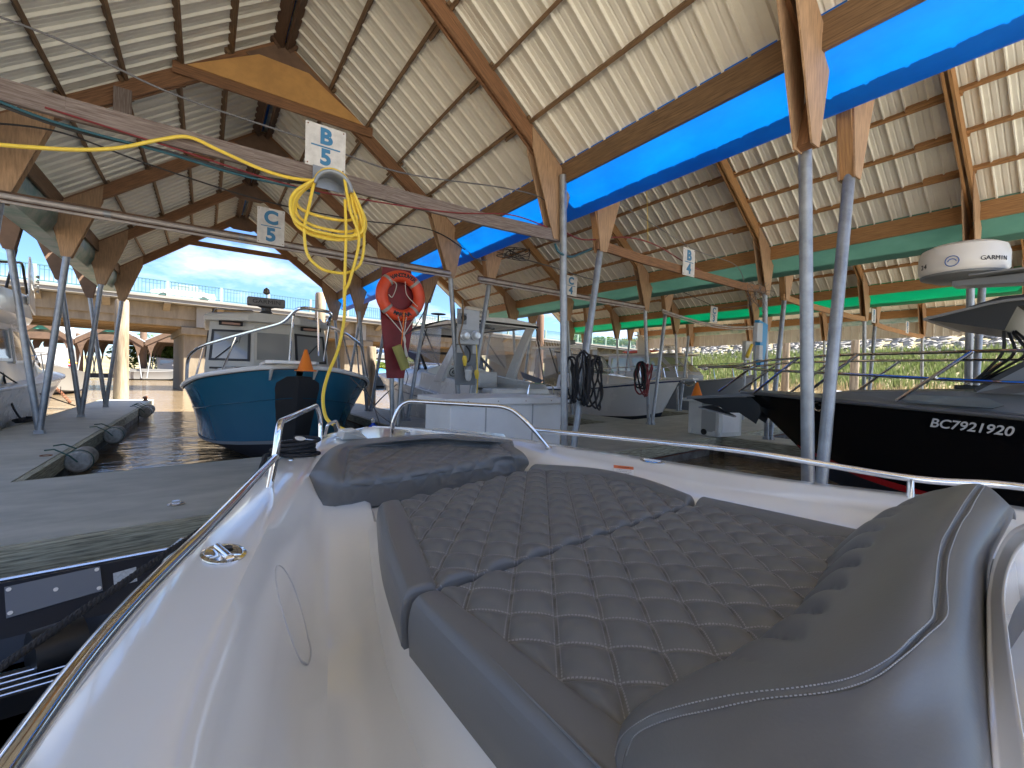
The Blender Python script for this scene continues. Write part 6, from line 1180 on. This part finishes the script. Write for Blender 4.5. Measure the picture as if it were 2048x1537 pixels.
# navy tender low between the dock and our boat
td = thing('tender', 'low dark navy dinghy squeezed between the dock and the foreground boat', 'dinghy', (-1.2, 3.2, 0)); M_nv = mat('navy_fabric', (.006, .011, .022), .45)
b = MB(); b.prism([(-4.2, 4.40, -.1), (-4.2, 4.45, .40), (-4.2, 4.30, .42), (-4.2, 3.95, .16), (-4.2, 3.85, -.1)], (4.02, .42, 0)); b.build('far_side', M_nv, td)
b = MB(); b.tube([(-4.2, 4.37, .42), (-.18, 4.80, .42), (.02, 4.6, .40)], .018, 8); b.build('gunwale_trim', M_chrome, td, smooth=True)
b = MB(); b.box((-4.2, .5, -.06), (-.05, 4.5, 0.0)); b.build('floor', mat('tender_floor', (.035, .04, .045), .5, var=.4, vscale=4), td)
b = MB(); b.prism([(-4.2, 3.65, .0), (-4.2, 3.65, .12), (-4.2, 3.35, .12), (-4.2, 3.35, 0)], (4.1, .3, 0)); b.build('inner_ledge', M_black, td)
for k in range(4): MB().tube([(-4.2, 3.36+.07*k, .132), (-.1, 3.66+.07*k, .132)], .006, 6).build('ledge_trim', M_chrome, td)
b = MB(); b.tube([A(60, 1318, .16), A(165, 1280, .16)], [.16, .16], 16); b.build('seat_roll', M_black, td, smooth=True)
def onw(u, v_): # point on the sloping inner face of the far side
    r = _ray(u, v_); n = V((-.085, .70, -.71)); d = (V((-1, 4.63, .42))-_C0).dot(n)/r.dot(n); return _C0+r*d
P4 = [onw(10, 1180), onw(200, 1138), onw(206, 1186), onw(14, 1242)]; nn = (P4[1]-P4[0]).cross(P4[3]-P4[0]).normalized(); nn = nn if nn.z > 0 else -nn
b = MB(); b.prism([p+nn*.03 for p in P4], nn*.012); gp = b.build('grey_patch', mat('patch_grey', (.16, .18, .21), .45), td)
b = MB()
for f_, g_ in ((.04, .12), (.96, .12), (.96, .88), (.04, .88), (.5, .5)): p = P4[0].lerp(P4[1], f_).lerp(P4[3].lerp(P4[2], f_), g_); b.cyl(p+nn*.04, p+nn*.05, .014, 10)
b.build('snap_rivet', M_white, gp)
P5 = [onw(226, 1151), onw(272, 1138), onw(276, 1186), onw(230, 1198)]; b = MB(); b.prism([p+nn*.03 for p in P5], nn*.004); b.build('paper_label', mat('printed_label', (.55, .60, .63), .5, var=.3, vscale=60, stretch=(1, 1, 1)), td)
t = thing('brush', 'teal bristled scrubbing brush lying in the dinghy', 'brush', A(15, 1375, .02)); c = A(12, 1380, .04); b = MB()
for i in range(14):
    for k in range(4): p = c+V((-.14+.02*i, .02*k, 0)); b.tube([p, p+V((.005*k, .02, .07))], .007, 4)
b.build('bristle', mat('teal_bristle', (.02, .16, .22), .5), t); MB().box(c+V((-.16, -.02, -.03)), c+V((.16, .09, 0))).build('brush_back', M_black, t)
c = A(372, 1122, .98); t = thing('fender', 'smoke grey rounded fender between the near dock and the port rail', 'fender', c); MB().lathe([(0, -.16), (.06, -.14), (.10, -.05), (.10, .05), (.06, .11), (.02, .12), (0, .12)], c, (.3, .2, 1), 20).build('fender_body', mat('smoke_vinyl', (.22, .25, .27), .12, coat=.6), t, smooth=True)
# ================================================================== bridge, far marina
M_bc = mat('weathered_bridge_concrete', (.25, .21, .155), .85, var=.45, vscale=.9, stretch=(2.5, 2.5, .5), bump=.3, bscale=2, bdist=.05, col2=(.17, .14, .10)); M_bl = mat('pale_parapet', (.24, .235, .22), .8, var=.15, vscale=.5); M_soff = mat('brown_soffit', (.30, .20, .10), .8, var=.3, vscale=1, stretch=(.2, 6, 1)); M_rail = mat('green_painted_rail', (.05, .13, .12), .5)
br = thing('road_bridge', 'long concrete road bridge with green railing crossing behind the boats', 'bridge', (0, 45, 0)); BS = .12; X0, X1 = -62, 86
def bp(x, dy, z): return V((x-dy*BS, 45+BS*x+dy, z))
def bslab(nm, m, y0, y1, z0, z1, x0=X0, x1=X1): b = MB(); b.prism([bp(x0, y0, z0), bp(x1, y0, z0), bp(x1, y1, z0), bp(x0, y1, z0)], (0, 0, z1-z0)); return b.build(nm, m, br)
bslab('road_deck', M_bl, -.9, 11, 7.05, 7.32); bslab('curb', M_bl, -1.0, -.6, 7.32, 7.5)
bslab('girder', M_bc, .25, .8, 5.9, 7.02); bslab('lower_girder', M_bc, .5, 1.2, 5.32, 5.9)
for i in range(5): bslab('underside', M_soff, 1.3+i*2., 2.0+i*2., 5.2, 5.5)
bslab('deck_soffit', M_soff, 1.2, 10.9, 6.2, 6.4)
k = -58.9; i_ = 0; pr_ = None
M_post = mat('green_rail_post', (.24, .33, .27), .6)
while k < X1-6:
    if pr_ is None:
        b = MB(); b.prism([bp(k-.22, .28, 6.45), bp(k+.22, .28, 6.45), bp(k+.22, -.85, 6.95), bp(k-.22, -.85, 6.95)], (0, 0, .12)); b.box(bp(k-.2, .1, 6.6), bp(k+.2, .27, 7.04)); a1 = b.build('deck_bracket', M_bc, br)
        a2 = MB().beam(bp(k, -.8, 7.5), bp(k, -.8, 8.70), .19, .19).build('rail_post', M_post, br)
        b = MB()
        for z in (8.66, 7.62): b.beam(bp(k+.1, -.8, z), bp(k+3.42, -.8, z), .07, .07)
        for j in range(1, 16): b.beam(bp(k+.22*j, -.8, 7.62), bp(k+.22*j, -.8, 8.62), .035, .035)
        for j in (1, 9): b.beam(bp(k+.22*j, -.8, 8.40), bp(k+.22*(j+5), -.8, 8.40), .035, .035)
        a3 = b.build('railing_panel', M_rail, br); pr_ = (a1, a2, a3)
    else:
        for o in pr_: c = o.copy(); COL.objects.link(c); c.location = (i_*3.52, i_*3.52*BS, 0)
    k += 3.52; i_ += 1
for x in (-26, -13, -.1, 13.2, 26.4, 39.5, 52):
    b = MB(); b.prism([bp(x-1.3, 0.9, -1.5), bp(x+1.3, 0.9, -1.5), bp(x+1.3, 10, -1.5), bp(x-1.3, 10, -1.5)], (0, 0, 6.4)); b.prism([bp(x-1.5, .3, 4.7), bp(x+1.5, .3, 4.7), bp(x+1.5, 10.6, 4.7), bp(x-1.5, 10.6, 4.7)], (0, 0, .6)); b.build('pier', M_bc, br, bevel=.05)
    b = MB(); b.box(bp(x-.55, .0, 5.32), bp(x+.55, .24, 7.0)); b.build('pier_pilaster', M_bl, br)
def car(label, x, y, z, rz, col, s=1., van=False, group='cars on the bridge'):
    t = thing('parked_car' if 'parked' in label else 'car', label, 'car', (x, y, z), rz, group=group); T = Matrix.Translation(V((x, y, z))) @ Matrix.Rotation(rz, 4, 'Z') @ Matrix.Scale(s, 4); m = mat('car_paint_'+'_'.join(str(int(c*99)) for c in col), col, .25, coat=.8)
    sec = [(-2.2, .55, .75), (-2.1, .35, .95), (-1.0, .3, 1.0), (1.1, .3, .95), (2.0, .32, .82), (2.2, .5, .65)]
    b = MB(T); b.loft([[V((x_, y_*w_, z_)) for y_, z_ in ((-.88, a), (-.9, (a+c)/2), (-.82, c), (.82, c), (.9, (a+c)/2), (.88, a))] for (x_, a, c), w_ in zip(sec, (.9, 1, 1, 1, 1, .85))], closed=True, caps=True); b.build('body', m, t, smooth=True)
    h = 1.75 if van else 1.42
    b = MB(T); b.loft([[V((x0, y_*.8, .95)), V((x1, y_*.66, h)), V((x2, y_*.66, h)), V((x3, y_*.8, .93))] for y_ in (-1, 1) for x0, x1, x2, x3 in ((-1.9 if van else -1.6, -1.6 if van else -.9, .35, 1.25),)], closed=True); b.add([(-1.6, -.8, .95), (-.9, -.66, h), (.35, -.66, h), (1.25, -.8, .93)], [(0, 1, 2, 3)]); b.add([(-1.6, .8, .95), (-.9, .66, h), (.35, .66, h), (1.25, .8, .93)], [(3, 2, 1, 0)]); b.build('cabin_glass', M_win, t)
    b = MB(T); b.prism([(-.95, -.67, h), (.4, -.67, h), (.4, .67, h), (-.95, .67, h)], (0, 0, .035)); b.build('car_roof', m, t, bevel=.02)
    for x_ in (-1.35, 1.35):
        for y_ in (-.8, .8): b = MB(T); b.cyl((x_, y_-.1, .33), (x_, y_+.1, .33), .33, 16); wh = b.build('wheel', M_rubber, t, smooth=True)
def onbridge(u, dy=2.2):
    r = _ray(u, 600); k = (45+dy)/(r.y-BS*r.x); p = _C0+r*k; return p.x, p.y
for i, (u, lb, col, vn) in enumerate(((366, 'white car passing on the bridge left of the blue boat', (.6, .62, .62), 0), (858, 'white car on the bridge just right of the lifebuoy', (.62, .6, .58), 0), (880, 'white van on the bridge right end', (.65, .65, .65), 1))):
    x, y = onbridge(u, 1.6 if i < 2 else 4.5); car(lb, x, y, 7.32, math.atan(BS)+(0 if i else math.pi), col, 1.0, vn)
for i, (u, v_, lb, col) in enumerate(((768, 703, 'dark blue parked car on the bank beneath the bridge', (.03, .06, .14)), (764, 698, 'silver parked car behind the dark blue one', (.5, .52, .55)))):
    p = aty(u, v_, 98+4*i); car(lb, p.x, p.y, p.z-.7, .3, col, 1.0, False, 'cars parked on the bank')
b = MB(); p = aty(790, 706, 101); b.box((p.x-10, p.y-5, p.z-1.6), (p.x+14, p.y+9, p.z-.75)); struct(b.build('parking_area', M_bl))
# far sheds beyond the bridge
M_teal = mat('teal_gable', (.05, .25, .19), .6); M_redw = mat('red_brown_fascia', (.13, .08, .052), .7, var=.3); M_zinc = mat('white_roof_metal', (.32, .35, .38), .4)
def farshed(label, ul, ur, Y, va, ve):
    pl, pr = aty(ul, ve, Y), aty(ur, ve, Y); xm = (pl.x+pr.x)/2; za = aty((ul+ur)/2, va, Y).z; zl = (pl.z+pr.z)/2; hw = (pr.x-pl.x)/2
    t = thing('boat_shed', label, 'boat shed', (xm, Y, 0), group='small gabled sheds beyond the bridge')
    for sg in (-1, 1): b = MB(); b.prism([(xm, Y, za), (xm+sg*hw, Y, zl), (xm+sg*hw, Y, zl+.14), (xm, Y, za+.14)], (0, 22, 0)); b.build('roof', M_zinc, t)
    b = MB(); b.prism([(xm-hw*.5, Y-.02, (za+zl)/2-.1), (xm+hw*.5, Y-.02, (za+zl)/2-.1), (xm+hw*.35, Y-.02, za-.5), (xm, Y-.02, za-.12), (xm-hw*.35, Y-.02, za-.5)], (0, .05, 0)); b.build('gable_panel', M_teal, t)
    b = MB()
    for sg in (-1, 1): b.prism([(xm, Y-.2, za-.05), (xm+sg*hw, Y-.2, zl-.05), (xm+sg*hw, Y-.2, zl-.75), (xm, Y-.2, za-.65)], (0, .15, 0))
    b.build('gable_board', M_redw, t)
    for j in range(4):
        yy = Y+j*5.; arc = []; N = 14
        outer = [V((xm-hw+.2, yy-.1, zl-.2))]+[V((xm+hw*.98*math.cos(math.pi*(1-i/N)), yy-.1, lerp(zl-.25, (za+zl)/2, math.sin(math.pi*i/N)))) for i in range(N+1)]
        up_ = [V((xm+hw*.97*math.cos(math.pi*(1-i/N)), yy-.1, zl-.3+(za-zl)*.45*math.sin(math.pi*i/N))) for i in range(N+1)]
        lo_ = [V((xm+hw*.82*math.cos(math.pi*(1-i/N)), yy-.1, zl-2.4+2.3*min(1, 1.6*math.sin(math.pi*i/N)))) for i in range(N+1)]
        b = MB(); b.loft([up_, lo_]); b.loft([[p+V((0, .2, 0)) for p in up_], [p+V((0, .2, 0)) for p in lo_]]); b.loft([lo_, [p+V((0, .2, 0)) for p in lo_]]); b.build('arched_knee', M_redw, t)
        for sg in (-1, 1):
            b = MB(); b.tube([(xm+sg*hw*.84, yy, zl-2.0), (xm+sg*hw*.95, yy, .3)], .08, 6); b.build('post', M_zinc, t)
    return t
for a in (('leftmost small gabled shed with teal gable beyond the bridge', 10, 148, 80, 638, 676), ('middle small gabled shed beyond the bridge, left of the tall pile', 150, 287, 80, 646, 680), ('right small gabled shed beyond the bridge, nearest the blue boat', 291, 416, 80, 655, 685)): farshed(*a)
b = MB(); b.box((-34, 84.5, .15), (18, 87.5, .75)); t = b.build('far_dock', mat('far_dock_grey', (.08, .08, .078), .8, var=.3)); tag(t, 'long low grey dock under the far gabled sheds', 'dock')
for i, u in enumerate((158, 286)):
    p = aty(u, 745, 83); pile(['slim brown pile left of the far sheds valley', 'slim brown pile between the middle and right far sheds'][i], p.x, 83, 8.2 if i else 6.2, .42, m=M_redw, group='far piles'); 
p = aty(640, 640, 25.5); pile('tall pale pile behind the shed end right of the blue boat', p.x, 25.5, 6.2, .28, group='piles by the shed ends'); p = aty(742, 760, 24); pile('short pale square looking pile left of the lifebuoy posts', p.x, 24, 3.4, .26, group='piles by the shed ends')
p = aty(1082, 600, 25); pile('dark pile behind the express cruiser arch', p.x, 25, 6.5, .3, m=M_dark, group='piles by the shed ends')
for u, lb in ((1598, 'right hand dark pile'),): pass
for x, y, lb in ((36, 15.5, 'pale round pile standing in the reeds left of the two tall posts'), (37, 11.5, 'pale round pile standing in the reeds right of the two tall posts'), (30.5, 21, 'brown pile behind the grey cabin boat')): pile(lb, x, y, 6, .26, group='piles along the dyke')
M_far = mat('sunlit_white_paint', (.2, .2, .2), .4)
def smallboat(label, u, v_, Y, L_, col, cab=True, rz=0., group='small boats at the far dock', cover=None):
    p = aty(u, v_, Y); T = Matrix.Translation(V((p.x, Y, 0))) @ Matrix.Rotation(rz, 4, 'Z') @ Matrix.Scale(L_/9, 4); t = thing('small_boat', label, 'boat', (p.x, Y, 0), rz, group=group)
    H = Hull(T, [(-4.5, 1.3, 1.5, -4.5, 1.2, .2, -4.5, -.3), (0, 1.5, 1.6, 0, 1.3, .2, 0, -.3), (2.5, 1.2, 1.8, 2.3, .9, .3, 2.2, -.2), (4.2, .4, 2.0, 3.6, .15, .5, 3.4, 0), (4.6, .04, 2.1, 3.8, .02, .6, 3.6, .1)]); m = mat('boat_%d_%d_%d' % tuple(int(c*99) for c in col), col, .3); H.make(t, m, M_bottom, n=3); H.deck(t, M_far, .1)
    if cab: house(T, [(-1.5, ring_(1.1, 1.6, 1.0, 3.2, 3.3)), (1.2, ring_(1.05, 1.65, .8, 3.0, 3.1)), (2.2, ring_(.9, 1.7, .6, 2.0, 2.1))], t, 'cabin', M_far); panel(T, [(-1.2, -1.12, 2.2), (.9, -1.0, 2.2), (.7, -.95, 2.9), (-1.2, -1.05, 2.95)], 'window', M_win, t, -.12, .08)
    if cover: house(T, [(-4.3, mirror([(0, 1.35, 1.5), (0, .8, 2.0), (0, 0, 2.3)])), (0, mirror([(0, 1.5, 1.6), (0, .9, 2.5), (0, 0, 2.9)])), (4, mirror([(0, .5, 2.0), (0, .3, 2.1), (0, 0, 2.2)]))], t, 'boat_cover', cover)
    return t
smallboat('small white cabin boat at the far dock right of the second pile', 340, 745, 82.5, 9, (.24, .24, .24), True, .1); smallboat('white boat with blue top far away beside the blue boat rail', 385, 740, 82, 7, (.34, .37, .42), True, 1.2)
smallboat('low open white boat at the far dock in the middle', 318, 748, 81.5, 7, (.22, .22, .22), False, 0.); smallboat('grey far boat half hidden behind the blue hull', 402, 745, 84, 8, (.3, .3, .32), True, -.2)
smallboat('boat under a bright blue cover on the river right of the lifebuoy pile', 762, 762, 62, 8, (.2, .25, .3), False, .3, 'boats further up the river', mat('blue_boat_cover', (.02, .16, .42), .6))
t = smallboat('white boat with dark top moored in front of the leftmost far shed', 105, 735, 42, 8.5, (.2, .2, .195), True, -1.5, 'boats further up the river')
p = aty(90, 722, 41); b = MB(); b.tube([p+V((-.9, 0, -.05)), p+V((-.3, 0, .05)), p+V((.9, 0, .0)), p+V((1.5, 0, -.1))], [.08, .3, .28, .05], 10); o = b.build('kayak', mat('kayak_yellow', (.85, .45, .02), .4), smooth=True); tag(o, 'yellow kayak lying on the boat before the leftmost far shed', 'kayak')
p = aty(112, 728, 40.8); b = MB(); b.tube([p+V((-.7, 0, .1)), p+V((0, 0, .1)), p+V((.8, 0, -.1))], [.08, .25, .05], 10); o = b.build('kayak', mat('kayak_crimson', (.5, .02, .04), .4), smooth=True); tag(o, 'crimson kayak beside the yellow one, left background', 'kayak')
for i, (x, y, rz_, lb) in enumerate(((28, 6.5, 1.3, 'low open white boat beyond the black boat foredeck'), (31, 3.6, 1.5, 'second open boat beyond the black boat, right of the first'), (35, 9.5, 1.2, 'small skiff moored near the dyke mud'))):
    t = smallboat(lb, 1024, 760, 50, 7.5, (.5, .52, .54), False, 0., 'open boats near the dyke'); t.location = (x, y, 0)
    t.rotation_euler = (0, 0, rz_)
